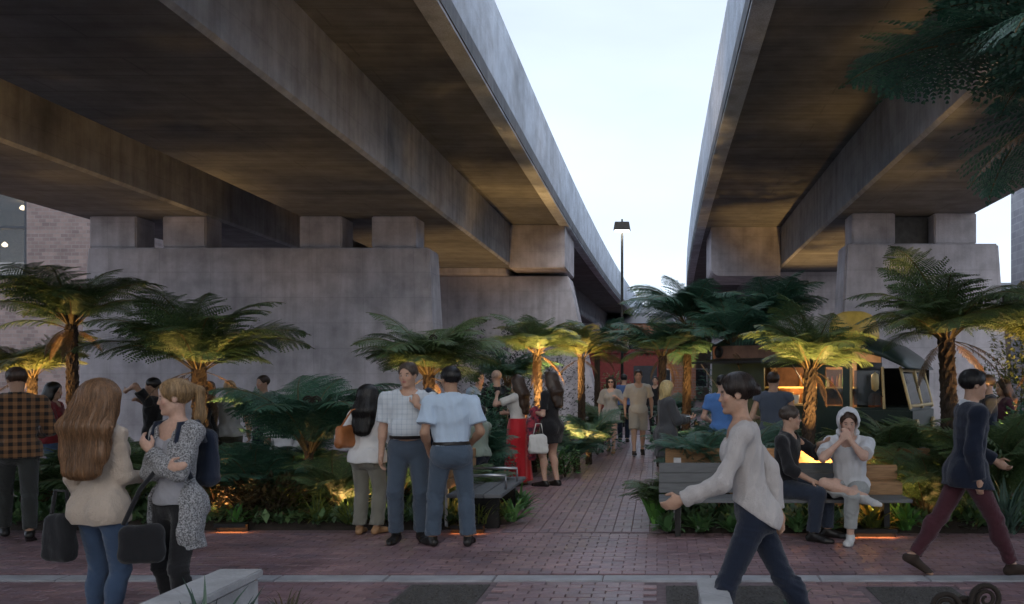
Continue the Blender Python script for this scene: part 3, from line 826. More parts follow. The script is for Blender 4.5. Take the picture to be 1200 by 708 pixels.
for s_ in spots:
    z = rb.uniform(-.003, .0015); tx, ty = rb.uniform(-.012, .012), rb.uniform(-.02, .02)
    if s_ in idv:
        o = bpy.data.objects.new('brick', bme); o.location = (s_[0], s_[1], z); o.rotation_euler = (ty, tx, rb.uniform(-.01, .01)); link(o, prom)
    else:
        stuff.add([(s_[0] + a, s_[1] + b, z + c + a * tx * .6) for a, b, c in proto.v], proto.f)
tag(stuff.build('brick_paving', M_BRICK, prom), kind='stuff')
# the path: basket-weave pairs
stuff = MB(); k = 0
y = 9.34
while y < 25.5:
    x = -2.08; j = 0
    while x < -.02:
        for q in (0, 1):
            z = rb.uniform(-.002, .0015)
            hor = (k + j) % 2
            for a, b, c in ():
                pass
            px_, py_ = (x + .1, y + (q - .5) * .1) if hor else (x + .1 + (q - .5) * .1, y)
            vv = [((a, b, c) if hor else (-b, a, c)) for a, b, c in proto.v]
            stuff.add([(px_ + a, py_ + b, z + c + .004) for a, b, c in vv], proto.f)
        x += .2; j += 1
    y += .2; k += 1
tag(stuff.build('path_brick', M_BRICK, pathb), kind='stuff')
# pale stone band across the promenade
x = -9.0; sl = MB().box(-.445, .445, -.095, .095, -.04, .002).mesh('stone_slab', M_STONE, bevel=.006)
while x < 5.4:
    o = bpy.data.objects.new('stone_slab', sl); o.location = (x, 7.1, rb.uniform(-.002, .001)); link(o, prom); x += .9
# tree pits filled with gravel
M_GRAVEL = simple('gravel', (.07, .065, .06), .9, scale=60, var=.5, bmp=.8)
for a, b, c, d in PITS:
    t_ = MB().box(a - .03, b + .03, c, d, -.05, -.006).build('gravel_pit', M_GRAVEL, prom)
    pb = MB(); 
    for _ in range(260):
        x, y, r_ = rb.uniform(a, b), rb.uniform(max(c, 6.0), d - .02), rb.uniform(.008, .018)
        pb.add([(x + r_ * u * rb.uniform(.7, 1.2), y + r_ * v_ * rb.uniform(.7, 1.2), -.006 + r_ * w_) for u, v_, w_ in ((1, 0, 0), (0, 1, 0), (-1, 0, 0), (0, -1, 0), (.1, .1, .8))], [(0, 1, 4), (1, 2, 4), (2, 3, 4), (3, 0, 4)])
    tag(pb.build('gravel', M_GRAVEL, t_), kind='stuff')

def bed(x0, x1, y0, y1, top=.05):
    mb = MB(); nx, ny = 14, 10; rows = []
    r_ = random.Random(int(x0 * 10) + 50)
    for j in range(ny + 1):
        rows.append([(x0 + (x1 - x0) * i / nx, y0 + (y1 - y0) * j / ny, (-.03 if i in (0, nx) or j in (0, ny) else top + r_.uniform(-.02, .05))) for i in range(nx + 1)])
    mb.loft(rows, closed=False); o = mb.build('planting_bed', M_SOIL, smooth=True); return tag(o, kind='structure')
bed(-12, -1.72, 9.34, 11.3); bed(-6.2, -2.15, 11.35, 17.2); bed(-11, -7.6, 12.6, 19.6); bed(0.02, 5.4, 9.15, 11.2); bed(.25, 4.2, 11.25, 13.3); bed(-4.6, -2.25, 17.3, 27); bed(.6, 4.6, 17.2, 27); bed(5.2, 9, 9.3, 18.5)

# ------------------------------------------------------------------ buildings
def wall_brick(name, c1, c2, mortar, scale):
    m, nt, bs = new_mat(name)
    t = N(nt, 'TexCoord'); sp = N(nt, 'SeparateXYZ'); cb = N(nt, 'CombineXYZ'); ax = N(nt, 'Math', operation='ADD')
    nt.links.new(t.outputs['Object'], sp.inputs[0]); nt.links.new(sp.outputs[0], ax.inputs[0]); nt.links.new(sp.outputs[1], ax.inputs[1])
    nt.links.new(ax.outputs[0], cb.inputs[0]); nt.links.new(sp.outputs[2], cb.inputs[1])
    b = N(nt, 'TexBrick', Scale=scale); nt.links.new(cb.outputs[0], b.inputs['Vector'])
    b.inputs['Color1'].default_value = (*c1, 1); b.inputs['Color2'].default_value = (*c2, 1); b.inputs['Mortar'].default_value = (*mortar, 1)
    b.inputs['Mortar Size'].default_value = .02
    c = mixc(nt, b.outputs['Color'], ramp(nt, noise(nt, cb.outputs[0], 1.2, 5), [(.3, g(.7)), (.7, g(1.2))]), .8, 'MULTIPLY')
    nt.links.new(c, bs.inputs['Base Color']); bs.inputs['Roughness'].default_value = .85; bump(nt, bs, b.outputs['Fac'], -.4, .01)
    MATS[name] = m; return m
M_BW = wall_brick('grey_brick_wall', (.19, .145, .14), (.12, .09, .092), (.16, .145, .145), 1.6)
M_GLASS, _nt, _bs = new_mat('dark_glass'); _bs.inputs['Base Color'].default_value = (.03, .04, .05, 1); _bs.inputs['Roughness'].default_value = .05
_bs.inputs['Alpha'].default_value = .62
M_FRAME = simple('dark_frame', (.03, .035, .045), .5, .3)
bl = empty('brick_building', (-28.6, 36, 0), 0, 'grey brick building behind the ferns at the left edge, with a tall lit glazed bay', 'building')
# facade faces the camera: brick right of the glazing, brick spandrel below
MB().box(2.0, 5.6, 0, 7, 0, 16).build('wall', M_BW, bl)
MB().box(-9, 2.0, .02, 7, 0, 6.0).build('wall', M_BW, bl)
MB().box(-9, 1.98, .35, 7, 12.5, 16).build('wall', M_BW, bl)
MB().box(-9, 1.98, 4.0, 4.2, 6.0, 12.5).build('back_wall', simple('inner_wall', (.45, .42, .38)), bl)
MB().box(-9, 1.98, .4, 4.0, 9.62, 9.8).build('floor_slab', simple('inner_floor', (.4, .38, .36)), bl)
MB().box(-9, 1.98, .4, 4.0, 6.0, 6.02).build('floor_slab', simple('inner_floor', (.4, .38, .36)), bl)
fr = MB()
for x in (-8.9, -6.0, -3.9, -1.75, .3, 1.9): fr.box(x - .07, x + .07, .1, .3, 6.0, 12.5)
for z in (6.05, 8.1, 9.7, 12.45): fr.box(-9, 1.98, .12, .28, z - .05, z + .05)
fr.build('window_frame', M_FRAME, bl)
for x0, x1 in ((-6, -3.9), (-3.9, -1.75), (-1.75, .3), (.3, 1.9)):
    for z0, z1 in ((6.05, 8.1), (8.1, 9.7), (9.7, 12.45)):
        MB().box(x0 + .08, x1 - .08, .19, .21, z0 + .06, z1 - .06).build('pane', M_GLASS, bl)
ME = emis('interior_lamp', (1.0, .78, .5), 7)
for i, (x, z) in enumerate(((-.9, 9.3), (.2, 9.35), (1.0, 9.3), (-2.8, 9.3), (-.6, 7.7), (1.2, 7.6), (-4.6, 9.3), (.6, 10.9), (-1.6, 11))):
    MB().lathe([(0, -.12), (.1, -.08), (.12, 0), (.04, .1), (0, .12)], 10, (x, 1.4 + (i % 3) * .8, z)).build('ceiling_lamp', ME, bl, smooth=True)
MB().box(-6, 1.7, 2.2, 2.8, 6.02, 6.9).build('counter', emis('counter_glow', (.95, .95, 1.0), .5), bl)  # counter emits its own glow in place of lamplight falling on it

br = empty('stone_building', (14.1, 31, 0), 0, 'pale grey stone block building at the right edge behind the tree fern', 'building')
MB().box(0, 12, 0, 3, 0, 17).build('wall', wall_brick('pale_block_wall', (.36, .36, .38), (.28, .28, .31), (.4, .4, .42), .9), br)
MB().box(-.15, 12.1, -.15, 3.1, 17, 17.4).build('cornice', M_STONE, br)
for i in range(3):
    for z in (4, 8, 12):
        f_ = MB().box(1.5 + i * 3.4, 3.2 + i * 3.4, -.04, .05, z, z + 2.2).build('window', M_FRAME, br)
        MB().box(1.6 + i * 3.4, 3.1 + i * 3.4, -.06, -.045, z + .1, z + 2.1).build('pane', M_GLASS, f_)

rw = empty('red_pavilion', (-2.6, 40, 0), 0, 'low dark red pavilion wall at the far end of the path', 'pavilion')
MB().box(-.7, 2.9, 0, 3, 0, 2.9).build('wall', simple('red_paint', (.17, .018, .018), .5), rw)
MB().box(-.85, 3.05, -.2, 3.2, 2.9, 3.06).build('roof', simple('red_roof', (.16, .03, .03), .6), rw)
MB().box(1.5, 2.6, -.03, .0, 0, 2.3).build('door', M_FRAME, rw)
tb = empty('brick_house', (-3.0, 66, 0), 0, 'far brown brick house seen through ferns under the crossing beam', 'building')
MB().box(-5, 6, 0, 6, 0, 6.0).build('wall', wall_brick('orange_brick', (.3, .14, .09), (.24, .11, .07), (.25, .2, .17), 1.2), tb)
MB().hexa([(-5.2, -.2, 6), (6.2, -.2, 6), (6.2, 6.2, 6), (-5.2, 6.2, 6), (-4, 2.5, 7.0), (5, 2.5, 7.0), (5, 3.5, 7.0), (-4, 3.5, 7.0)]).build('roof', simple('slate', (.12, .12, .13)), tb)
for x in (-3.6, -1.2, 1.2, 3.6):
    for z in (1, 3.6):
        w_ = MB().box(x - .5, x + .5, -.06, .02, z, z + 1.5).build('window', M_STONE, tb)
        MB().box(x - .4, x + .4, -.08, -.062, z + .1, z + 1.4).build('pane', M_GLASS, w_)
cb_ = empty('cross_bridge', (0, 76, 0), 0, 'pale blue-grey concrete beam crossing between the viaducts in the distance', 'bridge')
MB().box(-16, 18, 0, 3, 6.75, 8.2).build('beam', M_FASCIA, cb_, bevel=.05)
for x in (-12, 14): MB().box(x - .8, x + .8, .4, 2.6, -.2, 6.75).build('column', M_PIER, cb_)

def terrace(name, loc, w_, d_, h_, wallm, label, n, rows):
    t = empty(name, loc, 0, label, 'building')
    MB().box(0, w_, 0, d_, 0, h_).build('wall', wallm, t)
    MB().hexa([(-.3, -.3, h_), (w_ + .3, -.3, h_), (w_ + .3, d_ + .3, h_), (-.3, d_ + .3, h_), (.6, d_ * .45, h_ + 1.2), (w_ - .6, d_ * .45, h_ + 1.2), (w_ - .6, d_ * .55, h_ + 1.2), (.6, d_ * .55, h_ + 1.2)]).build('roof', simple('slate', (.12, .12, .13)), t)
    for i in range(n):
        for j in range(rows):
            x = w_ * (i + .5) / n; z = 1.0 + j * 2.9
            f_ = MB().box(x - .55, x + .55, -.08, -.002, z, z + 1.6).build('window', M_STONE, t); MB().box(x - .45, x + .45, -.1, -.082, z + .1, z + 1.5).build('pane', M_GLASS, f_)
M_DKB = wall_brick('dark_brick', (.14, .1, .09), (.1, .075, .07), (.12, .11, .1), 1.6)
terrace('terrace_house', (9.5, 47, 0), 26, 8, 6.2, M_DKB, 'dark brick terrace far behind the right viaduct, glimpsed between trunks', 8, 2)
terrace('terrace_house', (2.2, 72, 0), 12, 8, 5.6, M_DKB, 'dark brick house far beyond the food truck, glimpsed past the path', 4, 2)
terrace('terrace_house', (-24, 62, 0), 16, 8, 6.0, M_DKB, 'dark brick terrace far behind the left viaduct piers', 5, 2)
# ------------------------------------------------------------------ planting
def leaf_mat(name, col, trans=.17, rough=.45, var=.35, back=None):
    if name in MATS: return MATS[name]
    m, nt, bs = new_mat(name)
    geo = N(nt, 'NewGeometry'); oi = N(nt, 'ObjectInfo')
    ad = N(nt, 'Math', operation='ADD'); nt.links.new(geo.outputs['Random Per Island'], ad.inputs[0]); nt.links.new(oi.outputs['Random'], ad.inputs[1])
    fr = N(nt, 'Math', operation='FRACT'); nt.links.new(ad.outputs[0], fr.inputs[0])
    c = ramp(nt, fr.outputs[0], [(0, tuple(x * (1 - var) for x in col)), (.6, col), (1, (col[0] * (1 + var * 1.6), col[1] * (1 + var), col[2] * (1 + var * .6)))])
    nt.links.new(c, bs.inputs['Base Color']); bs.inputs['Roughness'].default_value = rough; bs.inputs['Specular IOR Level'].default_value = .4
    tr = N(nt, 'BsdfTranslucent'); hs_ = N(nt, 'HueSaturation', Saturation=1.15, Value=1.3); nt.links.new(c, hs_.inputs['Color']); nt.links.new(hs_.outputs['Color'], tr.inputs['Color'])
    ms = N(nt, 'MixShader', Fac=trans); nt.links.new(bs.outputs[0], ms.inputs[1]); nt.links.new(tr.outputs[0], ms.inputs[2])
    nt.links.new(ms.outputs[0], nt.nodes['Material Output'].inputs['Surface'])
    MATS[name] = m; return m
M_FERN = leaf_mat('fern_leaf', (.08, .135, .06))
M_FERN2 = leaf_mat('fern_leaf_deep', (.05, .125, .085))
M_FERN3 = leaf_mat('fern_leaf_uplit', (.095, .125, .045))  # yellower leaf for uplit plants; lamp glow put into the colour
M_TRUNK = simple('fern_trunk', (.045, .03, .02), .95, var=.5, scale=14, bmp=.9, bd=.03, stretch=(1, 1, .35))
M_STIPE = simple('fern_stipe', (.11, .075, .03), .7, var=.3, scale=20)

def frond_mesh(seed, L=1.25, rise=50, droop=95, npin=27, mat=M_FERN, wid=.36, npl=13):
    """a bipinnate frond: rachis along +y that arches over, pinnae both sides, small toothed leaflets on each"""
    r_ = random.Random(seed); mb = MB(); pts = []; p = Vector((0, 0, 0)); n = 36; seg = L / n
    frames = []
    for i in range(n + 1):
        t = i / n; a = R(rise - droop * (t ** 1.3)); d = Vector((0, math.cos(a), math.sin(a)))
        pts.append(p.copy()); frames.append((p.copy(), d, Vector((0, -math.sin(a), math.cos(a))))); p = p + d * seg
    mb.tube(pts, [.009 * (1 - .85 * i / n) + .0012 for i in range(n + 1)], 5)
    nf_r = len(mb.f)
    for k in range(npin):
        t = .2 + .8 * (k / (npin - 1)) ** .95
        fi = min(n - 1, int(t * n)); f = t * n - fi; P0 = frames[fi][0].lerp(frames[fi + 1][0], min(f, 1)); d, u = frames[fi][1], frames[fi][2]
        ln = wid * L * (math.sin(math.pi * min(1, .12 + .9 * t ** .8)) ** .8 * .95 + .04) * r_.uniform(.9, 1.08)
        if t > .97: ln *= .5
        for sg in (-1, 1):
            ax0 = Vector((sg, 0, 0)) * math.cos(R(24)) + d * math.sin(R(24 + 14 * t)); ax0.normalize()
            tw = r_.uniform(-.15, .15); drp = r_.uniform(.35, 1.0)
            q0 = P0.copy(); wp = .027 * L * (.55 + .75 * math.sin(math.pi * min(1, .2 + .8 * t))) 
            for j in range(npl):
                s0 = j / npl; s1 = (j + 1) / npl
                ax = (ax0 - u * (drp * s0 - .08 + tw * .3)).normalized()
                q1 = q0 + ax * ln / npl
                side = ax.cross(u).normalized()
                w_ = wp * (1 - s0) ** .55 * (.8 + .2 * math.sin(j * 2.1 + k)) + .002
                for sd in (-1, 1):
                    dr = (side * sd + ax * .42 + u * (-.18 + tw * sd)).normalized()
                    a0 = q0 + ax * (ln / npl * .02); a1 = q0 + ax * (ln / npl * .8)
                    tp = (q0 + q1) / 2 + dr * w_
                    b = len(mb.v); mb.v += [tuple(a0), tuple(a1), tuple(tp + ax * .004), tuple(tp - ax * .006)]
                    mb.f.append((b, b + 1, b + 2, b + 3) if sd > 0 else (b + 3, b + 2, b + 1, b))
                q0 = q1
    me = mb.mesh('frond', mat); me.materials.append(M_STIPE)
    for i in range(nf_r): me.polygons[i].material_index = 1
    return me
FR = {}
for mi, mm in enumerate((M_FERN, M_FERN2, M_FERN3)):
    FR[mi] = [frond_mesh(11 + mi * 10, rise=68, droop=90, mat=mm), frond_mesh(12 + mi * 10, rise=56, droop=84, mat=mm), frond_mesh(13 + mi * 10, rise=45, droop=78, mat=mm),
              frond_mesh(14 + mi * 10, rise=80, droop=80, mat=mm), frond_mesh(15 + mi * 10, rise=32, droop=76, mat=mm)]

DEAD = frond_mesh(77, rise=-35, droop=48, mat=leaf_mat('dead_frond_leaf', (.1, .06, .03), .1), wid=.16, npin=20)

def crozier_mesh():
    mb = MB(); pts = []; rad = []
    for i in range(14): pts.append((0, .02 * math.sin(i * .25), i * .035)); rad.append(.013 - i * .0003)
    x0, z0 = .0, 13 * .035
    for i in range(1, 40):
        a = math.pi - i * .36; rr = .055 * (1 - i / 46)
        pts.append((0, .055 - .0 + rr * math.cos(a), z0 + rr * math.sin(a) + .01)); rad.append(.009 * (1 - i / 60) + .002)
    mb.tube(pts, rad, 6); return mb.mesh('crozier', simple('crozier_brown', (.02, .014, .01), .8), smooth=True)
CROZ = crozier_mesh()

def trunk_mesh(h, r, seed):
    r_ = random.Random(seed); mb = MB(); n = 16; rings = []; m = max(8, int(h / .06))
    for i in range(m + 1):
        t = i / m; rad = r * (1.25 - .35 * t + .25 * max(0, t - .85) / .15 * .6)
        rings.append([(rad * (1 + .16 * math.sin(j * 2.6 + i * 1.9) + r_.uniform(-.1, .1)) * math.cos(2 * math.pi * j / n), rad * (1 + .16 * math.sin(j * 2.6 + i * 1.9) + r_.uniform(-.1, .1)) * math.sin(2 * math.pi * j / n), t * h) for j in range(n)])
    mb.loft(rings)
    for i in range(int(h * 60)):                      # stubs of shed fronds
        a = i * 2.4; z = h * (i + .5) / (h * 60); b = r * (1.15 - .3 * z / h)
        c, s_ = math.cos(a), math.sin(a); mb.tube([(b * c * .8, b * s_ * .8, z), (b * c * 1.25, b * s_ * 1.25, z + .05)], [.014, .006], 4)
    return mb.mesh('trunk', M_TRUNK)

def tree_fern(px, D, ztop, dia, label, nf=18, trunk_r=.075, seed=0, mi=0, croz=0, zbase=.0, low=False, x=None, cat='tree fern', group='tree ferns', name='tree_fern', upr=0, gap=None):
    r_ = random.Random(seed * 7 + 1); X = (px - CX) / FPX * D if x is None else x
    root = empty(name, (X, D, zbase), r_.uniform(0, 6), label, cat, group)
    h = ztop - zbase
    if h > .1:
        t = bpy.data.objects.new('trunk', trunk_mesh(h, trunk_r, seed)); link(t, root)
    S = dia / 2 / (1.12 if not low else .98)
    nf = int(nf * 1.7)
    for i in range(nf):
        k = i / nf; az = i * 2.39996 + r_.uniform(-.25, .25)
        tier = r_.random()
        v = 3 if tier < .14 else 0 if tier < .42 else 1 if tier < .74 else 2 if tier < .95 else 4
        if low: v = [3, 0, 0, 1][i % 4]
        o = bpy.data.objects.new('frond', FR[mi][v]); sc_ = S * r_.uniform(.72, 1.14)
        o.location = (-math.sin(az) * trunk_r * .6, math.cos(az) * trunk_r * .6, h - .02 + r_.uniform(-.04, .04))
        o.rotation_euler = (R(r_.uniform(-8, 10) + upr), R(r_.uniform(-20, 20)), az); o.scale = (sc_, sc_, sc_); link(o, root)
    if h > 1.2:                                       # old brown fronds hanging down the trunk
        for i in range(r_.randint(2, 5)):
            o = bpy.data.objects.new('dead_frond', DEAD); az = r_.uniform(0, 6.28); q = S * r_.uniform(.4, .7); o.scale = (q * .6, q, q)
            o.location = (-math.sin(az) * trunk_r, math.cos(az) * trunk_r, h - .05); o.rotation_euler = (R(r_.uniform(-10, 25)), R(r_.uniform(-20, 20)), az); link(o, root)
        root.rotation_euler[0] = R(r_.uniform(-3.5, 3.5)); root.rotation_euler[1] = R(r_.uniform(-3.5, 3.5))
    for i in range(croz):
        o = bpy.data.objects.new('crozier', CROZ); a = i * 2.2 + seed
        o.location = (.05 * math.cos(a), .05 * math.sin(a), h); s_ = S * r_.uniform(.85, 1.15); o.scale = (s_, s_, s_ * 1.05); o.rotation_euler = (R(r_.uniform(-4, 4)), R(r_.uniform(-6, 6)), -root.rotation_euler[2] + R(90 if i % 2 else -90)); link(o, root)
    return root

T = tree_fern
T(88, 12.0, 2.42, 2.3, 'tall dark tree fern with thin trunk in front of the grey brick building', nf=17, trunk_r=.07, seed=1, croz=3, mi=0)
T(236, 11.0, 1.8, 2.4, 'broad dark tree fern with thick trunk before the pier wall, behind the blonde ponytail', nf=20, trunk_r=.085, seed=2, croz=2, mi=0)
T(40, 15.0, 1.72, 2.3, 'golden uplit low tree fern at the left edge above the checked shirt', nf=17, seed=3, mi=2)
T(508, 12.2, 1.72, 2.3, 'uplit tree fern rising behind the two men in pale blue shirts', nf=18, seed=4, croz=3, mi=0)
T(634, 16.5, 2.15, 2.1, 'uplit tree fern with slim lit trunk behind the woman in the red skirt', nf=17, seed=5, mi=0)
T(682, 19.5, 2.15, 1.95, 'small golden uplit tree fern left of the path before the pale sloping pier', nf=15, seed=6, mi=2)
T(803, 17.0, 2.75, 2.6, 'tallest deep green tree fern right of the path, against the white sky', nf=19, seed=7, mi=1)
T(775, 16.2, 2.1, 2.2, 'deep green tree fern overhanging the path, right of the lamp post foot', nf=17, seed=8, mi=1)
T(912, 17.5, 2.8, 2.5, 'dark tree fern under the rounded crosshead, behind the truck roof', nf=18, seed=9, croz=2, mi=1)
T(944, 10.6, 1.8, 1.8, 'golden uplit tree fern growing in front of the truck serving hatch', nf=18, trunk_r=.075, seed=10, mi=0)
T(1117, 11.2, 2.2, 2.55, 'large tree fern with thick dark trunk before the right pier', nf=20, trunk_r=.10, seed=11, croz=1, mi=0)
T(850, 16.4, 2.35, 2.2, 'deep green tree fern left of the truck awning', nf=16, seed=12, mi=1)
T(700, 24.0, 2.4, 2.4, 'far tree fern in shade left of the path by the pale pier foot', nf=14, seed=13, mi=1)
T(590, 19.0, 1.6, 2.3, 'shaded low tree fern behind the bald man in black', nf=15, seed=14, mi=1)
T(1335, 4.5, 3.2, 3.1, 'tall near tree fern at the upper right edge, only its drooping fronds in view', nf=20, trunk_r=.09, seed=15, mi=1)
T(1250, 12.5, 2.1, 2.4, 'golden uplit tree fern at the right edge behind the walking man', nf=18, seed=16, mi=2)
LOW = dict(low=True, cat='fern', group='low ferns', name='fern', trunk_r=.05)
T(362, 10.6, .75, 2.2, 'dark arching fern with curled croziers left of the woman in white', nf=16, seed=21, mi=1, croz=3, **LOW)
T(300, 9.95, .25, 1.5, 'low dark fern left of the leafy dark shrubs', nf=13, seed=22, mi=1, **LOW)
T(150, 9.9, .2, 1.7, 'low fern behind the two young women at the left', nf=13, seed=23, mi=0, **LOW)
T(50, 10.2, .2, 1.7, 'low fern behind the man in the checked shirt', nf=12, seed=24, mi=0, **LOW)
T(556, 11.7, .5, 1.25, 'broad dark fern behind the bench beside the path', nf=14, seed=25, mi=1, **LOW)
T(818, 10.6, .5, 1.2, 'blue-green fern in the planter behind the grey bench back', nf=15, seed=26, mi=1, **LOW)
T(1045, 11.0, .45, 1.7, 'dark fern behind the seated man in the white hood', nf=15, seed=27, mi=0, **LOW)
T(1085, 9.7, .15, 1.6, 'low dark fern at the right end of the bench', nf=13, seed=28, mi=0, **LOW)
T(1172, 9.5, .25, 1.9, 'upright grassy fern behind the walking man at the right edge', nf=17, seed=29, mi=0, upr=18, **LOW)
T(470, 10.4, .25, 1.3, 'low fern behind the man with the jacket on his shoulder', nf=12, seed=30, mi=1, **LOW)
T(690, 16.6, .4, 1.5, 'low fern at the left edge of the far path', nf=11, seed=31, mi=1, **LOW)
T(676, 15.2, .25, 1.1, 'low fern beside the woman in the black dress', nf=11, seed=32, mi=1, **LOW)
T(876, 11.2, .45, 1.5, 'dark fern below the truck awning behind the walking woman', nf=14, seed=33, mi=1, **LOW)
T(800, 14.8, .3, 1.4, 'dark fern beside the far right edge of the path', nf=12, seed=34, mi=1, **LOW)

T(392, 10.0, .2, 1.3, 'low fern just left of the orange shoulder bag', nf=13, seed=41, mi=0, **LOW)
T(335, 11.2, .3, 1.5, 'fern in the second row behind the dark shrubs', nf=13, seed=42, mi=1, **LOW)
T(245, 10.4, .2, 1.5, 'fern right of the flecked cardigan, beside the thick fern trunk', nf=13, seed=43, mi=0, **LOW)
T(110, 10.6, .2, 1.5, 'fern glimpsed between the two young women at left and the tall fern trunk', nf=13, seed=44, mi=0, **LOW)
T(545, 10.3, .2, 1.1, 'small fern behind the path bench armrests', nf=12, seed=45, mi=0, **LOW)
T(625, 15.2, .3, 1.4, 'fern behind the two women by the path', nf=12, seed=46, mi=0, **LOW)
T(782, 9.75, .15, 1.0, 'small fern at the near corner of the right bed by the path', nf=12, seed=47, mi=0, **LOW)
T(850, 10.2, .3, 1.2, 'fern behind the middle of the grey bench back', nf=13, seed=48, mi=1, **LOW)
T(1010, 10.8, .35, 1.4, 'fern behind the hooded man in front of the truck', nf=13, seed=49, mi=0, **LOW)
T(1075, 11.8, .4, 1.5, 'fern in front of the truck cab', nf=13, seed=50, mi=0, **LOW)
T(1125, 10.2, .2, 1.4, 'fern at the foot of the large right tree fern', nf=13, seed=51, mi=0, **LOW)
T(940, 11.6, .4, 1.4, 'fern at the foot of the truck hatch', nf=12, seed=52, mi=0, **LOW)
T(705, 21.0, .4, 1.6, 'fern at the left edge of the path beyond the walking couple', nf=11, seed=53, mi=0, **LOW)
T(795, 21.5, .5, 1.7, 'fern at the right edge of the path beyond the walking couple', nf=11, seed=54, mi=1, **LOW)

# ---- grass clumps, broad-leaved plants, shrubs
M_GRASS = leaf_mat('grass_blade', (.13, .17, .045), .3); M_HOSTA = leaf_mat('broad_leaf', (.09, .2, .075), .25, .35)
M_SHRUB = leaf_mat('dark_shrub_leaf', (.07, .06, .032), .15, .3, .6); M_BRIGHT = leaf_mat('bright_leaf', (.09, .24, .06), .3); M_BLUE = leaf_mat('bluish_leaf', (.06, .11, .085), .2)
def blade_plant(name, px, D, n, ln, wid, mat, label, cat, group, spread=60, arch=70, seed=0, z=.03, x=None, fold=.25):
    r_ = random.Random(seed + 900); X = (px - CX) / FPX * D if x is None else x
    root = empty(name, (X, D, z), 0, label, cat, group)
    mb = MB()
    for k in range(n):
        az = r_.uniform(0, 2 * math.pi); el = R(90 - spread * r_.random() ** .8); L = ln * r_.uniform(.6, 1.1); w_ = wid * r_.uniform(.7, 1.2); dr = R(arch * r_.uniform(.5, 1.2))
        base = Vector((r_.uniform(-.06, .06), r_.uniform(-.06, .06), 0)) * (ln * 2); p = base; prev = None; m = 6; sd = Vector((-math.sin(az), math.cos(az), 0))
        for i in range(m + 1):
            t = i / m; e = el - dr * t * t; ww = w_ * math.sin(math.pi * (.12 + .88 * t)) ** .7 if t < 1 else .0005
            up = Vector((-math.cos(az) * math.sin(e), -math.sin(az) * math.sin(e), math.cos(e)))
            row = [tuple(p - sd * ww + up * ww * fold), tuple(p), tuple(p + sd * ww + up * ww * fold)]
            b = len(mb.v); mb.v += row
            if prev is not None: mb.f += [(prev, prev + 1, b + 1, b), (prev + 1, prev + 2, b + 2, b + 1)]
            prev = b; p = p + Vector((math.cos(az) * math.cos(e), math.sin(az) * math.cos(e), math.sin(e))) * L / m
    mb.build('leaves', mat, root, smooth=True)
    return root
def shrub(px, D, rx, h, n, ls, mat, label, seed=0, ry=None, x=None, z=.02, group='leafy shrubs in the beds', name='leafy_shrub'):
    r_ = random.Random(seed + 400); X = (px - CX) / FPX * D if x is None else x; ry = ry or rx * .7
    root = empty(name, (X, D, z), 0, label, 'shrub', group); mb = MB(); st = MB()
    for k in range(7):
        a = k * .9; st.tube([(0, 0, 0), (rx * .3 * math.cos(a), ry * .3 * math.sin(a), h * .5), (rx * .6 * math.cos(a), ry * .6 * math.sin(a), h * .85)], [.012, .008, .004], 5)
    for k in range(n):
        a = r_.uniform(0, 6.283); rr = r_.random() ** .45; zz = r_.random() ** .7
        lim = math.sqrt(max(.05, 1 - (zz * .9) ** 2)) * (1 + .25 * math.sin(a * 3 + seed) + .15 * math.sin(a * 7))
        c = Vector((rx * rr * lim * math.cos(a), ry * rr * lim * math.sin(a), h * zz * (1 + .2 * math.sin(a * 4 + seed * 2)) + .03))
        az = a + r_.uniform(-.8, .8); el = r_.uniform(-.5, .8); L = ls * r_.uniform(.6, 1.25); w_ = L * .27
        d = Vector((math.cos(az) * math.cos(el), math.sin(az) * math.cos(el), math.sin(el))); sd = Vector((-math.sin(az), math.cos(az), r_.uniform(-.4, .4))).normalized(); up = sd.cross(d)
        b = len(mb.v)
        mb.v += [tuple(c), tuple(c + d * L * .4 + sd * w_ + up * w_ * .3), tuple(c + d * L * .5), tuple(c + d * L * .4 - sd * w_ + up * w_ * .3), tuple(c + d * L - up * L * .12)]
        mb.f += [(b, b + 1, b + 2), (b, b + 2, b + 3), (b + 1, b + 4, b + 2), (b + 2, b + 4, b + 3)]
    st.build('stem', M_TRUNK, root); mb.build('foliage', mat, root); return root
GG = 'grass clumps in the beds'; HG = 'broad-leaved plants at the bed edges'
BP = blade_plant
BP('grass_clump', 412, 9.55, 90, .48, .009, M_GRASS, 'lit yellow-green grass clump left of the white-bloused woman', 'grass', GG, 55, 80, 1)
BP('grass_clump', 372, 9.6, 80, .38, .008, M_GRASS, 'arching grass clump right of the dark shrubs', 'grass', GG, 60, 85, 2)
BP('grass_clump', 335, 10.1, 90, .55, .009, M_GRASS, 'tall lit grass behind the dark leafy shrubs', 'grass', GG, 45, 60, 3)
BP('strap_plant', 275, 9.45, 14, .3, .02, M_BRIGHT, 'small bright strap-leaved plant beside the glowing kerb at left', 'plant', HG, 70, 60, 4)
BP('grass_clump', 565, 9.5, 90, .42, .009, M_GRASS, 'lit grass clump under the front corner of the path bench', 'grass', GG, 60, 85, 5)
BP('strap_plant', 600, 9.75, 34, .4, .022, M_HOSTA, 'pale strap-leaved plant at the path corner below the bench', 'plant', HG, 70, 80, 6)
BP('strap_plant', 612, 10.7, 30, .36, .02, M_HOSTA, 'strap-leaved plant along the path beyond the bench', 'plant', HG, 70, 80, 7)
BP('grass_clump', 528, 9.6, 70, .4, .009, M_GRASS, 'grass behind the legs of the man seen from behind', 'grass', GG, 55, 80, 8)
BP('grass_clump', 490, 9.6, 60, .34, .009, M_BLUE, 'shaded grass behind the man with the shouldered jacket', 'grass', GG, 60, 80, 9)
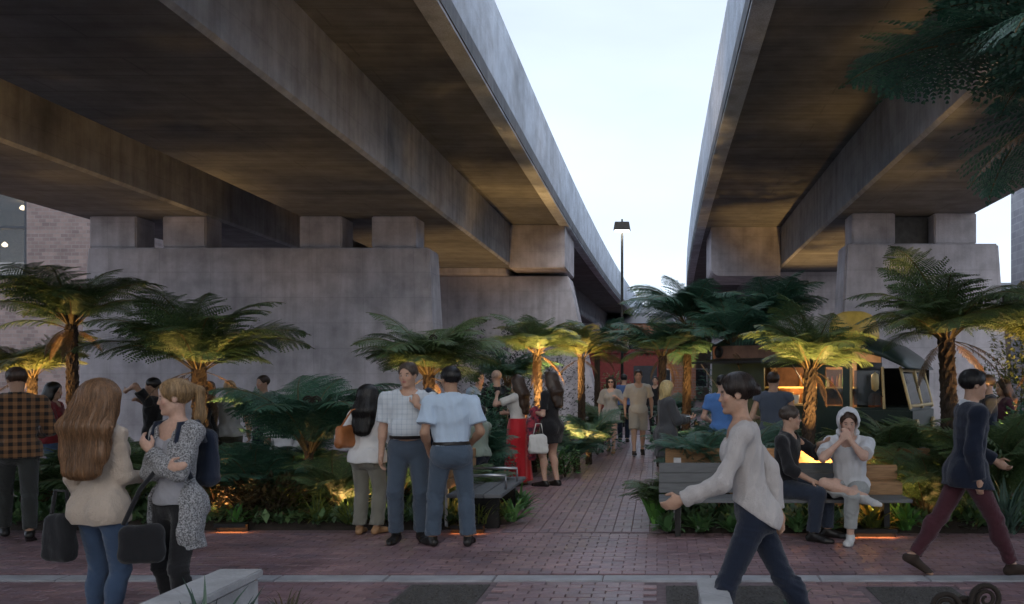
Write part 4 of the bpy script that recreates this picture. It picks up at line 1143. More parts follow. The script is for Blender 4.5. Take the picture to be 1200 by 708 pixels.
BP('strap_plant', 768, 9.6, 22, .42, .035, M_BRIGHT, 'bright green upright leafy plant at the path corner by the grey bench', 'plant', HG, 45, 40, 10)
for i, (px, D) in enumerate(((782, 9.12), (822, 9.1), (858, 9.08), (935, 9.1), (970, 9.12))):
    BP('broad_leaf_plant', px, D, 30, .26, .034, M_HOSTA, ['glossy broad-leaved plant under the left end of the grey bench', 'glossy broad-leaved plant under the bench behind the walker\'s hand', 'glossy broad-leaved plant under the bench behind the walker\'s knees', 'glossy broad-leaved plant behind the seated man in black\'s shins', 'glossy broad-leaved plant between the two seated men'][i], 'plant', HG, 72, 60, 20 + i)
BP('strap_plant', 1022, 9.15, 30, .42, .028, M_GRASS, 'brightly lit strap-leaved plant right of the hooded man\'s foot', 'plant', HG, 70, 50, 30)
BP('strap_plant', 1060, 9.2, 22, .4, .026, M_BRIGHT, 'strap-leaved plant at the right end of the bench', 'plant', HG, 65, 60, 31)
BP('strap_plant', 1180, 9.0, 40, .7, .018, M_BLUE, 'tall narrow-leaved plant behind the walking man\'s rear leg', 'plant', HG, 45, 50, 32)
BP('strap_plant', 655, 14.6, 30, .5, .03, M_HOSTA, 'pale leafy plant behind the black dress at the path edge', 'plant', HG, 60, 70, 33)
BP('spiky_palm', 233, 4.45, 60, .62, .013, M_BLUE, 'small spiky palm tuft in front of the left low wall', 'plant', None, 75, 35, 34, z=-.0)
BP('grass_clump', 334, 5.6, 60, .3, .007, leaf_mat('dry_grass', (.1, .09, .055)), 'dry brown grass tuft right of the left low wall', 'grass', GG, 60, 60, 35, z=0)
BP('strap_plant', 930, 5.95, 26, .24, .02, M_BLUE, 'low bluish leafy plant in the gravel pit at the walker\'s feet', 'plant', HG, 80, 50, 36, z=-.0)
shrub(285, 9.75, .38, .42, 420, .09, M_SHRUB, 'dark bronze-leaved shrub beside the grey cardigan', 1)
shrub(322, 9.7, .36, .46, 460, .085, M_SHRUB, 'dark bronze-leaved shrub in the middle of the left bed', 2)
shrub(256, 9.9, .3, .5, 300, .09, M_SHRUB, 'reddish dark shrub just right of the cardigan hem', 3)
shrub(20, 10.0, .5, .5, 360, .1, M_HOSTA, 'green shrub at the left edge behind the checked shirt', 4)
shrub(560, 12.6, .6, .95, 1300, .1, M_FERN2, 'dark green leafy bush behind the back of the man in pale blue', 5)
shrub(455, 10.6, .5, .8, 1000, .1, M_FERN2, 'dark green bush behind the man with the jacket', 6)
shrub(575, 15.0, .7, 1.25, 1400, .11, M_FERN2, 'shaded bush in front of the two men talking at the back', 7)
shrub(1195, 13.5, .8, 2.2, 3200, .09, M_FERN3, 'tall golden-lit leafy bush at the right edge', 8)
shrub(1215, 10.4, .7, 1.1, 1500, .1, M_FERN2, 'dark leafy bush at the right edge below the lit one', 9)
shrub(600, 22.5, 2.4, 2.6, 5000, .1, leaf_mat('grey_hedge_leaf', (.05, .06, .055)), 'grey-purple hedge mass behind the standing men at the back', 10, ry=1.0)
shrub(722, 36.0, .9, 1.6, 1500, .12, M_HOSTA, 'pale green bush at the end of the path before the red pavilion', 11)
shrub(850, 14.2, .7, .9, 500, .14, M_FERN2, 'dark bush beside the truck under the awning', 12)
shrub(662, 14.3, .3, .4, 260, .1, M_HOSTA, 'low leafy shrub beside the red skirt hem', 13)
shrub(700, 18.5, .5, .5, 360, .13, M_FERN2, 'low shrub at the left edge of the far path', 14)
shrub(790, 19.0, .6, .8, 420, .14, M_FERN2, 'low dark shrub at the right edge of the far path', 15)
shrub(900, 25, 2.2, 2.6, 3000, .14, M_FERN2, 'broad dark bush under the right viaduct behind the truck', 16)
# low ground cover filling the beds
gc = MB(); r_ = random.Random(99)
for (x0, x1, y0, y1, n) in ((-9.5, -1.8, 9.42, 11.2, 5200), (-6, -2.2, 11.3, 17, 1500), (.05, 5.3, 9.22, 11.1, 3600), (.3, 4.1, 11.3, 13.2, 500), (-4.4, -2.3, 17.4, 26, 500), (.7, 4.5, 17.3, 26, 500), (5.3, 8.8, 9.4, 15, 800)):
    for k in range(n):
        x, y = r_.uniform(x0, x1), r_.uniform(y0, y1); a = r_.uniform(0, 6.28); L = r_.uniform(.06, .2); e = r_.uniform(.1, 1.2); w_ = L * .25; z = r_.uniform(.03, .12)
        d = Vector((math.cos(a) * math.cos(e), math.sin(a) * math.cos(e), math.sin(e))); sd = Vector((-math.sin(a), math.cos(a), 0)); c = Vector((x, y, z))
        gc.add([c, c + d * L * .5 + sd * w_, c + d * L, c + d * L * .5 - sd * w_], [(0, 1, 2, 3)])
tag(gc.build('ground_cover', leaf_mat('cover_leaf', (.08, .15, .065))), 'low dark green leaves carpeting the planting beds', 'ground cover', kind='stuff')

# near curled fern stems at the lower right edge
cz = empty('curled_fern', (1.46, 4.0, 0), 0, 'black curled fern croziers poking up at the lower right corner', 'plant')
for i, (dx, s_, rz) in enumerate(((0, .95, 90), (.06, 1.0, -90), (-.03, .9, -90), (.02, .84, 90), (.1, .9, 90))):
    o = bpy.data.objects.new('crozier', CROZ); o.location = (dx - .04, i * .02, 0); o.scale = (1.35 * s_, 1.35 * s_, 1.32 * s_); o.rotation_euler = (0, 0, R(rz + i * 4)); link(o, cz)

# ------------------------------------------------------------------ garden lights
M_LAMPBODY = simple('lamp_black', (.02, .02, .02), .5, .6)
WARM = (1.0, .56, .18)
def uplight(x, y, watts, label, z=.03, tilt=(0, 0), cone=66, col=WARM, size=.18):
    root = empty('garden_uplight', (x, y, z), 0, label, 'light', 'garden uplights')
    MB().lathe([(.0, 0), (.05, 0), (.055, .02), (.055, .1), (.045, .1), (.043, .075), (0, .075)], 14).build('housing', M_LAMPBODY, root, smooth=False)
    MB().lathe([(0, .078), (.042, .078), (.042, .084), (0, .084)], 14).build('lens', emis('uplight_lens', (1, .7, .35), 1.2), root)
    ld = bpy.data.lights.new('uplight_lamp', 'SPOT'); ld.energy = watts; ld.color = col; ld.spot_size = R(cone); ld.spot_blend = .6; ld.shadow_soft_size = size
    lo = bpy.data.objects.new('uplight_lamp', ld); lo.location = (0, 0, .11); lo.rotation_euler = (R(180 + tilt[1]), R(tilt[0]), 0); link(lo, root)
    return root
def U(px, D, dx, dy, watts, label, stake=0, **k):
    if stake: k['z'] = .03 + stake
    o = uplight((px - CX) / FPX * D + dx, D + dy, watts, label, **k)
    if stake: MB().tube([(0, 0, -stake - .03), (0, 0, .0)], .012, 6).build('stake', M_LAMPBODY, o)
    return o
def U0(px, D, dx, dy, watts, label, **k): return uplight((px - CX) / FPX * D + dx, D + dy, watts, label, **k)
U(88, 12, -.45, -.6, 122, 'small black uplight at the foot of the tall left tree fern', stake=0.54, tilt=(0, -20))
U(234, 11, .3, -.6, 297, 'small black uplight at the foot of the broad tree fern by the pier wall', stake=0.36, tilt=(0, -20))
U(40, 15, .2, -.6, 298, 'small black uplight under the golden fern at the left edge', stake=0.36, tilt=(0, -20))
U(508, 12.2, .4, -.6, 748, 'small black uplight under the fern behind the two men', stake=0.36, tilt=(0, -20))
U(634, 16.5, .2, -.6, 609, 'small black uplight under the fern behind the red skirt', stake=0.48, tilt=(0, -20))
U(682, 19.5, -.55, -.6, 664, 'small black uplight under the small golden fern left of the path', stake=0.48, tilt=(0, -20))
U(944, 10.6, .12, -.6, 330, 'small black uplight under the golden fern by the truck hatch', stake=0.27, tilt=(0, -20))
U(1117, 11.2, .5, -.6, 293, 'small black uplight under the large fern before the right pier', stake=0.54, tilt=(0, -20))
U(1250, 12.5, -.6, -.6, 234, 'small black uplight under the golden fern at the right edge', stake=0.48, tilt=(0, -20))
U(803, 17, .2, -.6, 126, 'small black uplight under the tallest fern right of the path', stake=0.72, tilt=(0, -20))
U(912, 17.5, .2, -.6, 168, 'small black uplight under the dark fern behind the truck roof', stake=0.72, tilt=(0, -20))
U(405, 9.9, 0, .1, 30, 'small black uplight in the grass left of the white blouse', cone=160)
U(330, 10.3, 0, .1, 19, 'small black uplight behind the dark shrubs in the left bed', cone=160)
U(1030, 9.4, 0, .1, 57, 'small black uplight in the strap leaves right of the hooded man', cone=160)
U(556, 9.75, 0, 0, 43, 'small black uplight among the grass below the path bench', cone=160)
U(258, 9.75, 0, 0, 28, 'small black uplight in the reddish shrub by the cardigan hem', cone=160, col=(1, .42, .12))
U(796, 15.4, 0, 0, 60, 'small black uplight in the fern beyond the blonde bob', cone=160)
U(1095, 9.75, 0, 0, 34, 'small black uplight behind the striding man in burgundy trousers', cone=160)
U(672, 16.4, 0, 0, 60, 'small black uplight in the fern left of the far path', cone=160)
U(455, 9.9, 0, 0, 32, 'small black uplight in the grass right of the white blouse', cone=160)
# floods that wash the soffits between the piers
U(560, 26, 0, 0, 260, 'floodlight on the ground behind the left pier wall', cone=90, size=.12)
U(960, 25.5, 0, 0, 620, 'floodlight on the ground behind the right pier', cone=80, size=.12)
U(300, 17.5, 0, 0, 40, 'floodlight at the foot of the left pier wall below the mid girder', cone=84, size=.12)
U(60, 17.0, 0, 0, 40, 'floodlight at the foot of the left pier wall near its left end', cone=84, size=.12)
U(1060, 16.9, 0, 0, 40, 'floodlight at the foot of the right pier', cone=84, size=.12)
# low kerb lights glowing on the bricks
def kerb_light(px, D, w_, label):
    X = (px - CX) / FPX * D
    root = empty('kerb_light', (X, D, 0), 0, label, 'light', 'kerb lights')
    MB().box(-w_ / 2, w_ / 2, 0, .04, .0, .075).box(-w_ / 2, w_ / 2, -.05, .038, .077, .09).box(-w_ / 2, w_ / 2, -.058, -.051, .045, .09).build('housing', M_LAMPBODY, root)
    MB().box(-w_ / 2 + .02, w_ / 2 - .02, -.045, -.012, .069, .0765).build('lens', emis('kerb_lens', (1, .36, .09), 12), root)
    return root
kerb_light(272, 9.3, .34, 'glowing orange kerb light at the edge of the left bed')
kerb_light(548, 9.18, .36, 'glowing orange kerb light below the path bench')
kerb_light(1022, 8.95, .5, 'glowing orange kerb light right of the hooded man\'s foot')
# ------------------------------------------------------------------ street furniture
M_TIMBER = simple('grey_timber', (.125, .13, .135), .7, var=.18, scale=6, stretch=(1, 12, 12), bmp=.4)
M_WARMWOOD = simple('warm_timber', (.3, .17, .08), .6, var=.35, scale=6, stretch=(1, 10, 10), bmp=.4)
M_STEEL = simple('brushed_steel', (.35, .36, .38), .35, .9)
M_CONC = concrete('seat_concrete', (.45, .45, .46))
# tall lamp
lp = empty('street_lamp', (-1.23, 30, -.01), 0, 'tall slim black lamp post with boxy lit head over the path', 'street lamp')
MB().tube([(0, 0, 0), (0, 0, 3), (0, 0, 7.0)], [.06, .05, .045], 12).build('pole', M_LAMPBODY, lp, smooth=True)
MB().lathe([(0, 0), (.11, 0), (.11, .35), (.07, .42), (0, .42)], 14).build('base', M_LAMPBODY, lp)
MB().hexa([(-.3, -.14, 6.9), (.3, -.14, 6.9), (.3, .14, 6.9), (-.3, .14, 6.9), (-.25, -.12, 7.2), (.25, -.12, 7.2), (.25, .12, 7.2), (-.25, .12, 7.2)]).build('lamp_head', M_LAMPBODY, lp, bevel=.015)
MB().box(-.03, .03, -.03, .03, 7.2, 7.3).build('finial', M_LAMPBODY, lp)
MB().box(-.25, .25, -.1, .1, 6.86, 6.898).build('lens', emis('street_lens', (1, .93, .8), 12), lp)
# bench along the left of the path
bn = empty('bench', (-1.95, 9.95, 0), 0, 'grey slab bench with two steel armrests beside the path', 'bench')
for i in range(3): MB().box(-.30 + i * .2, -.105 + i * .2, -.85, .85, .385, .425).build('seat_plank', M_TIMBER, bn, bevel=.008)
MB().box(-.25, .2, -.5, -.44, 0.0, .384).build('leg', M_LAMPBODY, bn, bevel=.01); MB().box(-.25, .2, .56, .62, 0.0, .384).build('leg', M_LAMPBODY, bn, bevel=.01)
for y in (-.42, .35):
    a = MB().tube([(-.28, y, .425), (-.28, y, .58), (.26, y, .58), (.26, y, .425)], .018, 8).build('armrest', M_STEEL, bn, smooth=True)
for i in range(3): MB().box(-.38, -.34, -.5, .85, .44 + i * .12, .55 + i * .12).build('backrest_board', M_WARMWOOD, bn, bevel=.008)
MB().box(-.415, -.382, -.45, -.38, .0, .8).build('backrest_post', M_STEEL, bn); MB().box(-.415, -.382, .7, .77, .0, .8).build('backrest_post', M_STEEL, bn)
# long bench in front of the right bed
bn = empty('bench', (0.02, 9.1, 0), 0, 'long grey timber bench with tall back, two men sitting on it', 'bench')
for i in range(3): MB().box(0, 2.6, -.36 + i * .15, -.22 + i * .15, .385, .42).build('seat_plank', M_TIMBER, bn, bevel=.006)
for i in range(3): MB().box(0, 2.2, .10, .14, .43 + i * .108, .535 + i * .108).build('backrest_board', M_TIMBER, bn, bevel=.006)
for x in (.2, 1.2, 2.1): MB().box(x - .04, x + .04, .145, .2, 0, .8).build('back_post', M_STEEL, bn)
for x in (.2, 1.2, 2.4): MB().box(x - .03, x + .03, -.12, .06, 0, .384).build('leg', M_LAMPBODY, bn)
MB().box(2.22, 2.6, .0, .4, .422, .56).build('end_block', M_WARMWOOD, bn, bevel=.01)
MB().box(2.22, 2.6, .2, .24, .56, .72).build('end_board', M_WARMWOOD, bn, bevel=.01)
# timber planter wall behind it
pw = empty('timber_planter', (.1, 10.3, 0), 0, 'warm lit timber planter edge behind the seated men', 'planter')
for i in range(4): MB().box(0, 3.2, 0, .05, .03 + i * .2, .22 + i * .2).build('board', M_WARMWOOD, pw, bevel=.006)
for x in (.05, 1.1, 2.2, 3.1): MB().box(x, x + .06, .052, .11, 0, .83).build('post', M_STEEL, pw)
uplight(2.15, 10.08, 6, 'small lamp washing the timber planter behind the hooded man', z=.05, cone=120)
uplight(2.5, 9.62, 8, 'small lamp glowing on the warm end block of the long bench', z=.05, cone=120, col=(1, .4, .12))
# low walls in the foreground
lw = empty('low_wall', (-2.64, 0, 0), 0, 'pale concrete low wall end at the lower left beside the spiky tuft', 'low wall')
MB().box(-.12, .12, 2.6, 5.4, 0, .40).build('wall', M_CONC, lw, bevel=.012); MB().box(-.14, .14, 2.58, 5.42, .402, .45).build('coping', M_CONC, lw, bevel=.008)
lw = empty('low_wall', (.325, 0, 0), 0, 'narrow pale low wall end at the bottom in front of the walking woman', 'low wall')
MB().box(-.075, .075, 2.6, 5.15, 0, .40).build('wall', M_CONC, lw, bevel=.012); MB().box(-.085, .085, 2.58, 5.17, .402, .45).build('coping', M_CONC, lw, bevel=.008)
# pale bench in the left garden
bn = empty('bench', (-6.4, 12.9, 0), 0, 'low pale bench behind the left bed with people in white seated', 'bench')
MB().box(-.9, 1.2, -.22, .22, .38, .45).build('seat', M_STONE, bn, bevel=.01)
for x in (-.7, 1.0): MB().box(x - .08, x + .08, -.18, .18, 0, .379).build('leg', M_STONE, bn)

# ------------------------------------------------------------------ food truck
M_GREEN = simple('truck_green', (.018, .035, .028), .35, .1, var=.2, scale=3, bmp=.05)
M_CREAM = simple('truck_cream', (.5, .38, .18), .4, .2, var=.1)
M_YEL = simple('dome_warm_lit', (.55, .36, .07), .5, var=.15)  # warm light on the dome put into its colour as yellow
M_BROWN = simple('truck_brown', (.16, .08, .05), .5)
M_RUBBER = simple('rubber', (.02, .02, .02), .8)
M_CLEAR, _nt, _bs = new_mat('cab_glass'); _bs.inputs['Base Color'].default_value = (.05, .06, .06, 1); _bs.inputs['Roughness'].default_value = .04
_bs.inputs['Alpha'].default_value = .82
tk = empty('food_truck', (1.05, 16.3, 0), R(-30), 'dark green food truck with lit serving hatch behind the ferns', 'food truck')
L_, W_ = 4.55, 1.9
TS = .82
def pt(name, mb, m, par=tk, **k): return mb.build(name, m, par, **k)
pt('chassis', MB().box(.1, L_ - .1, .1, W_ - .1, .3, .45), M_LAMPBODY)
side = MB().box(0, 3.3, 0, .05, .4, 1.14).box(0, 1.3, 0, .05, 1.14, 1.8).box(2.55, 2.72, 0, .05, 1.14, 1.8).box(3.12, 3.3, 0, .05, 1.14, 1.8).box(0, 3.3, 0, .05, 1.8, 2.12)
pt('side_panel', side, M_GREEN)
pt('rear_panel', MB().box(0, .05, .052, W_, .4, 2.12), M_GREEN)
pt('far_panel', MB().box(.052, 3.3, W_ - .05, W_, .4, 2.12), M_BROWN)
pt('cab_lining', MB().box(3.32, L_ - .12, W_ - .12, W_ - .08, 1.1, 1.8).box(3.31, 3.35, .3, W_ - .12, 1.1, 1.9), M_LAMPBODY)
pt('floor', MB().box(.052, 3.3, .052, W_ - .052, .46, .5), M_LAMPBODY)
rings = []
for x, zt, zs in ((-.05, 2.32, 2.122), (.2, 2.42, 2.122), (2.6, 2.42, 2.122), (3.4, 2.36, 2.08), (4.0, 2.2, 1.95), (4.35, 2.0, 1.82), (4.5, 1.84, 1.76)):
    rings.append([(x, -.04, zs), (x, .12, zs + (zt - zs) * .6), (x, .4, zs + (zt - zs) * .93), (x, W_ / 2, zt), (x, W_ - .4, zs + (zt - zs) * .93), (x, W_ - .12, zs + (zt - zs) * .6), (x, W_ + .04, zs)])
pt('roof', MB().loft(rings), M_GREEN, smooth=True)
dome = []
for i in range(7):
    a = i / 6 * math.pi / 2; dome.append((.55 * math.cos(a) ** .6 if i < 6 else .01, .42 * math.sin(a)))
pt('roof_dome', MB().lathe([(.55, -.12)] + dome, 24, (3.05, .8, 2.38)), M_YEL, smooth=True)  # warm-lit dome above the roof, modelled as part of the truck
# cab
cab = MB().hexa([(3.3, 0, .4), (L_, .15, .4), (L_, W_ - .15, .4), (3.3, W_, .4), (3.3, 0, 1.12), (L_, .12, 1.12), (L_, W_ - .12, 1.12), (3.3, W_, 1.12)])
pt('cab', cab, M_GREEN, bevel=.05)
for a, b in (((3.3, .02), (3.3, .02)), ((4.0, .04), (3.96, .04)), ((L_ - .03, .14), (L_ - .25, .14)), ((L_ - .02, W_ / 2), (L_ - .22, W_ / 2)), ((L_ - .03, W_ - .14), (L_ - .25, W_ - .14))):
    pt('pillar', MB().tube([(a[0], a[1], 1.1), (b[0], b[1], 1.8)], .032, 8), M_CREAM)
for z, dx in ((1.15, -.03), (1.74, -.22)):
    pt('windscreen_frame', MB().tube([(L_ + dx, .16, z), (L_ + dx, W_ - .16, z)], .028, 8), M_CREAM)
for y0, y1 in ((.18, W_ / 2 - .05), (W_ / 2 + .05, W_ - .18)):
    pt('windscreen', MB().add([(L_ - .04, y0, 1.18), (L_ - .04, y1, 1.18), (L_ - .215, y1, 1.72), (L_ - .215, y0, 1.72)], [(0, 1, 2, 3)]), M_CLEAR)
pt('cab_window', MB().add([(3.36, .03, 1.16), (3.93, .045, 1.16), (3.9, .045, 1.74), (3.36, .03, 1.74)], [(0, 1, 2, 3)]), M_CLEAR)
pt('door_window', MB().add([(2.74, .03, 1.16), (3.1, .03, 1.16), (3.1, .03, 1.76), (2.74, .03, 1.76)], [(0, 1, 2, 3)]), M_CLEAR)
pt('seat_back', MB().box(3.55, 3.7, .3, .8, .8, 1.35), simple('seat_orange', (.35, .1, .03), .6), bevel=.04)
mr_ = pt('mirror', MB().lathe([(0, -.16), (.07, -.12), (.08, 0), (.07, .12), (0, .16)], 14, (3.9, -.22, 1.55)), M_CREAM, smooth=True)
pt('mirror_arm', MB().tube([(3.98, .02, 1.3), (3.95, -.15, 1.4), (3.9, -.2, 1.52)], .01, 6), M_LAMPBODY, mr_)
for y in (.35, W_ - .35):
    h_ = pt('headlight', MB().lathe([(0, 0), (.11, 0), (.11, .05), (0, .06)], 16), M_CREAM, smooth=False); h_.location = (L_ + .01, y, .82); h_.rotation_euler = (0, R(90), 0)
pt('bumper', MB().box(L_ + .02, L_ + .12, .05, W_ - .05, .4, .52), M_CREAM, bevel=.03)
for x in (.8, 3.75):
    for y in (.02, W_ - .22):
        wl = empty('wheel', (x, y, .33)); wl.parent = tk
        q = MB().lathe([(.2, 0), (.31, .0), (.33, .04), (.33, .16), (.31, .2), (.2, .2)], 24).build('tyre', M_RUBBER, wl); q.rotation_euler = (R(-90), 0, 0)
        q = MB().lathe([(0, .03), (.2, .01), (.2, .19), (0, .17)], 20).build('rim', M_CREAM, wl); q.rotation_euler = (R(-90), 0, 0)
pt('counter', MB().box(1.3, 2.55, -.22, .3, 1.142, 1.17), M_CREAM, bevel=.008)
pt('shelf', MB().box(.4, 3.1, W_ - .35, W_ - .06, 1.42, 1.45), M_CREAM)
aw = pt('awning', MB().hexa([(.1, -.95, 1.86), (2.6, -.95, 1.86), (2.6, -.02, 1.93), (.1, -.02, 1.93), (.1, -.95, 1.89), (2.6, -.95, 1.89), (2.6, -.02, 1.96), (.1, -.02, 1.96)]), M_LAMPBODY)
for x in (.3, 2.4): pt('strut', MB().tube([(x, -.9, 1.86), (x, .0, 1.3)], .01, 6), M_STEEL, aw)
sg = pt('sign_panel', MB().box(.05, 2.2, -.05, -.004, 1.97, 2.2), M_BROWN, bevel=.01)
sp_ = pt('speaker', MB().lathe([(0, 0), (.1, 0), (.11, .03), (.08, .04), (.03, .02), (0, .03)], 18), M_LAMPBODY, sg); sp_.location = (.22, -.05, 2.09); sp_.rotation_euler = (R(90), 0, 0)
MB().box(1.2, 2.9, .8, 1.0, 2.06, 2.1).build('ceiling_lamp', emis('truck_lamp', (1, .72, .38), 8), tk)
ld = bpy.data.lights.new('truck_lamp', 'POINT'); ld.energy = 34; ld.color = (1, .7, .35); ld.shadow_soft_size = .2
o = bpy.data.objects.new('truck_lamp', ld); o.location = (2.3, .8, 1.95); link(o, tk)
tk.scale = (TS, 1.05, 1.04)
Mtk = Matrix.Translation((1.05, 16.3, 0)) @ Matrix.Rotation(R(-30), 4, 'Z') @ Matrix.Diagonal((TS, 1.05, 1.04, 1))
bottle_cols = [(.3, .12, .03), (.5, .35, .1), (.1, .2, .08), (.6, .55, .45), (.4, .08, .05)]
bmesh_cache = [MB().lathe([(0, 0), (.035, 0), (.037, .02), (.037, .14), (.014, .19), (.014, .24), (0, .24)], 12).mesh('bottle', simple('bottle_%d' % i, c, .2, var=.1)) for i, c in enumerate(bottle_cols)]
ORD = 'first second third fourth fifth sixth seventh eighth ninth tenth eleventh twelfth thirteenth fourteenth'.split()
rb = random.Random(5)
for i in range(14):
    o = bpy.data.objects.new('bottle', bmesh_cache[i % 5]); p = Mtk @ Vector((1.35 + i * .09 + rb.uniform(-.02, .02), W_ - .2 + rb.uniform(-.05, .05), 1.452)); o.location = p; o.scale = (1, 1, rb.uniform(.8, 1.2)); link(o)
    for q in o.data.polygons: q.use_smooth = True
    tag(o, '%s bottle on the lit truck shelf, %s from the left' % (['brown', 'amber', 'green', 'cream', 'red'][i % 5], ORD[i]), 'bottle', 'bottles on the truck shelf')
cup = MB().lathe([(0, 0), (.035, 0), (.05, .13), (.045, .13), (.03, .01), (0, .01)], 14).mesh('cup', simple('paper_white', (.75, .72, .66), .6), smooth=True)
jar = MB().lathe([(0, 0), (.06, 0), (.065, .12), (.05, .15), (.05, .17), (0, .17)], 14).mesh('jar', simple('jar_amber', (.45, .26, .08), .3), smooth=True)
for i, (x, m_) in enumerate(((1.4, cup), (1.55, cup), (1.7, jar), (1.88, jar), (2.05, cup), (2.25, jar), (2.45, jar))):
    o = bpy.data.objects.new('cup' if m_ is cup else 'jar', m_); o.location = Mtk @ Vector((x, .05 + .05 * (i % 2), 1.172)); o.scale = (1.2,) * 3; link(o)
    tag(o, ('white paper cup on the truck counter, %s item from the left' if m_ is cup else 'amber jar on the truck counter, %s item from the left') % ORD[i], 'cup' if m_ is cup else 'jar', 'cups on the truck counter' if m_ is cup else 'jars on the truck counter')
# ------------------------------------------------------------------ people
def soft(name, fn, lo, hi, h, mat, parent=None): return sdf_object(name, fn, V3(*lo), V3(*hi), h, mat, parent)
def bag(loc, rz, w_, d_, h_, mat, label, strap=None, strap_w=.012, cat='bag', name='handbag', sag=.02, h=.012):
    root = empty(name, loc, rz, label, cat)
    def fn(p):
        t = np.clip(p[:, 2] / h_, 0, 1); q = p.copy(); q[:, 0] = q[:, 0] * (1 + .12 * t); q[:, 1] = q[:, 1] * (1 + .5 * t)
        return rbox(q, V3(0, 0, h_ / 2), V3(w_ / 2, d_ / 2, h_ / 2), min(d_, w_) * .42) + folds(p, 5, .004, 30)
    soft('bag_body', fn, (-w_ / 2 - .04, -d_ / 2 - .04, -.03), (w_ / 2 + .04, d_ / 2 + .04, h_ + .03), h, mat, root)
    if strap: MB().tube(strap, strap_w, 6).build('strap', mat, root, smooth=True)
    return root
BLK = cloth('black_cloth', (.012, .012, .014)); DENIM = cloth('denim', (.045, .075, .135), weave=400); DENIM2 = cloth('denim_grey', (.055, .075, .105), weave=400)
NAVY = cloth('navy_cloth', (.012, .018, .035)); LEATHER = simple('black_leather', (.014, .012, .011), .4, var=.3, scale=20); TAN = simple('tan_leather', (.3, .17, .08), .5)
BRH, BLH, DKH, GRH, RDH = hair_mat('brown_hair', (.045, .024, .014)), hair_mat('blonde_hair', (.34, .22, .11)), hair_mat('black_hair', (.008, .007, .007)), hair_mat('grey_brown_hair', (.07, .05, .038)), hair_mat('red_blonde_hair', (.25, .135, .068))
def X_(px, D): return (px - CX) / FPX * D
def person(px, D, rz, z=0, **k):
    k.setdefault('h', .007 if D < 6 else .0095 if D < 9.6 else .013 if D < 14 else .017)
    return Person((X_(px, D), D, z), R(rz), **k)

# -- woman seen from behind, long red-blonde hair
p = person(118, 5.35, -14, H=1.65, female=True, build=.84, shoulder_w=.9, skin=SKIN_L, seed=3, lean=-1, feet=((-.09, .02, 0, 6), (.1, -.04, 0, -10)), hands=((-.16, .06, .82), (.08, .27, 1.02)), poles=((-.3, -1, 0), (.35, -1, -.5)),
           label='woman seen from behind with long red-blonde hair, beige knit sweater and blue jeans')
p.body(); p.top(cloth('beige_knit', (.46, .38, .31), weave=120, bmp=.5), 'sweater', sleeve=1.93, hem=-.06, e=.012, flare=.006, fold=.005, hemflare=.010)
p.trousers(DENIM, e=.008, flare=.002, fold=.004); p.shoes(LEATHER); strands(p.hair(RDH, 'long', .26, 1.42, vol=.03), p.root, 2400, RDH, p.hc, r=.0011)
bag((X_(70, 5.3), 5.3, .52), R(-10), .22, .13, .3, BLK, 'black tote bag hanging beside the woman in the beige sweater', [(-.06, 0, .28), (-.03, 0, .44), (.05, 0, .44), (.07, 0, .28)])
# -- woman with ponytail, arms crossed
p = person(208, 5.5, 160, H=1.655, female=True, build=.86, shoulder_w=.94, skin=SKIN_L, seed=4, hyaw=-44, hpitch=-4, hroll=0, hands=((.05, .15, 1.20), (-.10, .15, 1.10)), poles=((-1, -.2, -.6), (1, -.1, -.7)), hand_dir=((.5, .3, .75), (-.8, .2, .1)),
           palm=((.1, -1, .2), (.1, -1, 0)), curl=(.55, .35), feet=((-.1, .03, 0, 10), (.08, -.06, 0, -12)), label='blonde woman with ponytail and folded arms in a flecked grey cardigan')
p.body(); p.top(cloth('pale_grey_jersey', (.3, .3, .33)), 'inner_top', hem=-.0, e=.010, sleeveless=True, neckr=1.25, fold=.003, vdepth=.02)
CARD = cloth('flecked_cardigan', (.2, .2, .21), weave=90, bmp=.7, flecks=(110, (.05, .05, .055), (.42, .42, .43)))
p.top(CARD, 'cardigan', sleeve=1.95, hem=-.17, e=.020, flare=.008, fold=.004, hemflare=.03, open_w=(.13, .05), neckr=1.15)
p.trousers(BLK, e=.009, flare=.0); p.shoes(LEATHER, high=.04); strands(p.hair(BLH, 'pony', .25), p.root, 1400, BLH, p.hc, r=.0011)
bag((X_(172, 5.3), 5.25, .52), R(20), .27, .13, .24, BLK, 'large black bag slung in front of the blonde woman', [(-.1, 0, .24), (-.02, .05, .45), (.1, .1, .62)], .014)
bp = bag((X_(234, 5.65), 5.68, .94), R(160), .26, .14, .38, NAVY, 'navy backpack on the back of the blonde woman', None, cat='backpack', name='backpack')
for sg_ in (-1, 1):
    MB().tube([(sg_ * .09, .06, .3), (sg_ * .1, .12, .44), (sg_ * .1, .26, .43), (sg_ * .11, .3, .28), (sg_ * .13, .2, .08)], .017, 6).build('strap', NAVY, bp, smooth=True)
# -- man in checked shirt at the left edge
PLAID = cloth('brown_check', (.21, .105, .045), plaid=(.075, .5, (.018, .014, .012)))
p = person(20, 8.8, 38, H=1.78, skin=SKIN_T, seed=5, hpitch=-14, hyaw=12, feet=((-.1, .22, 0, 8), (.1, -.25, 0, -8)), foot_pitch=(0, 22), hands=((-.18, .3, 1.12), (.2, .28, 1.08)), label='man in a brown and black checked shirt at the left edge')
p.body(); p.top(PLAID, sleeve=1.9, hem=-.04, e=.024, collar=True, fold=.005); p.trousers(cloth('charcoal', (.03, .032, .03))); p.shoes(LEATHER); strands(p.hair(BRH, 'short'), p.root, 420, BRH, p.hc, steps=5, step=.012, r=.0014)
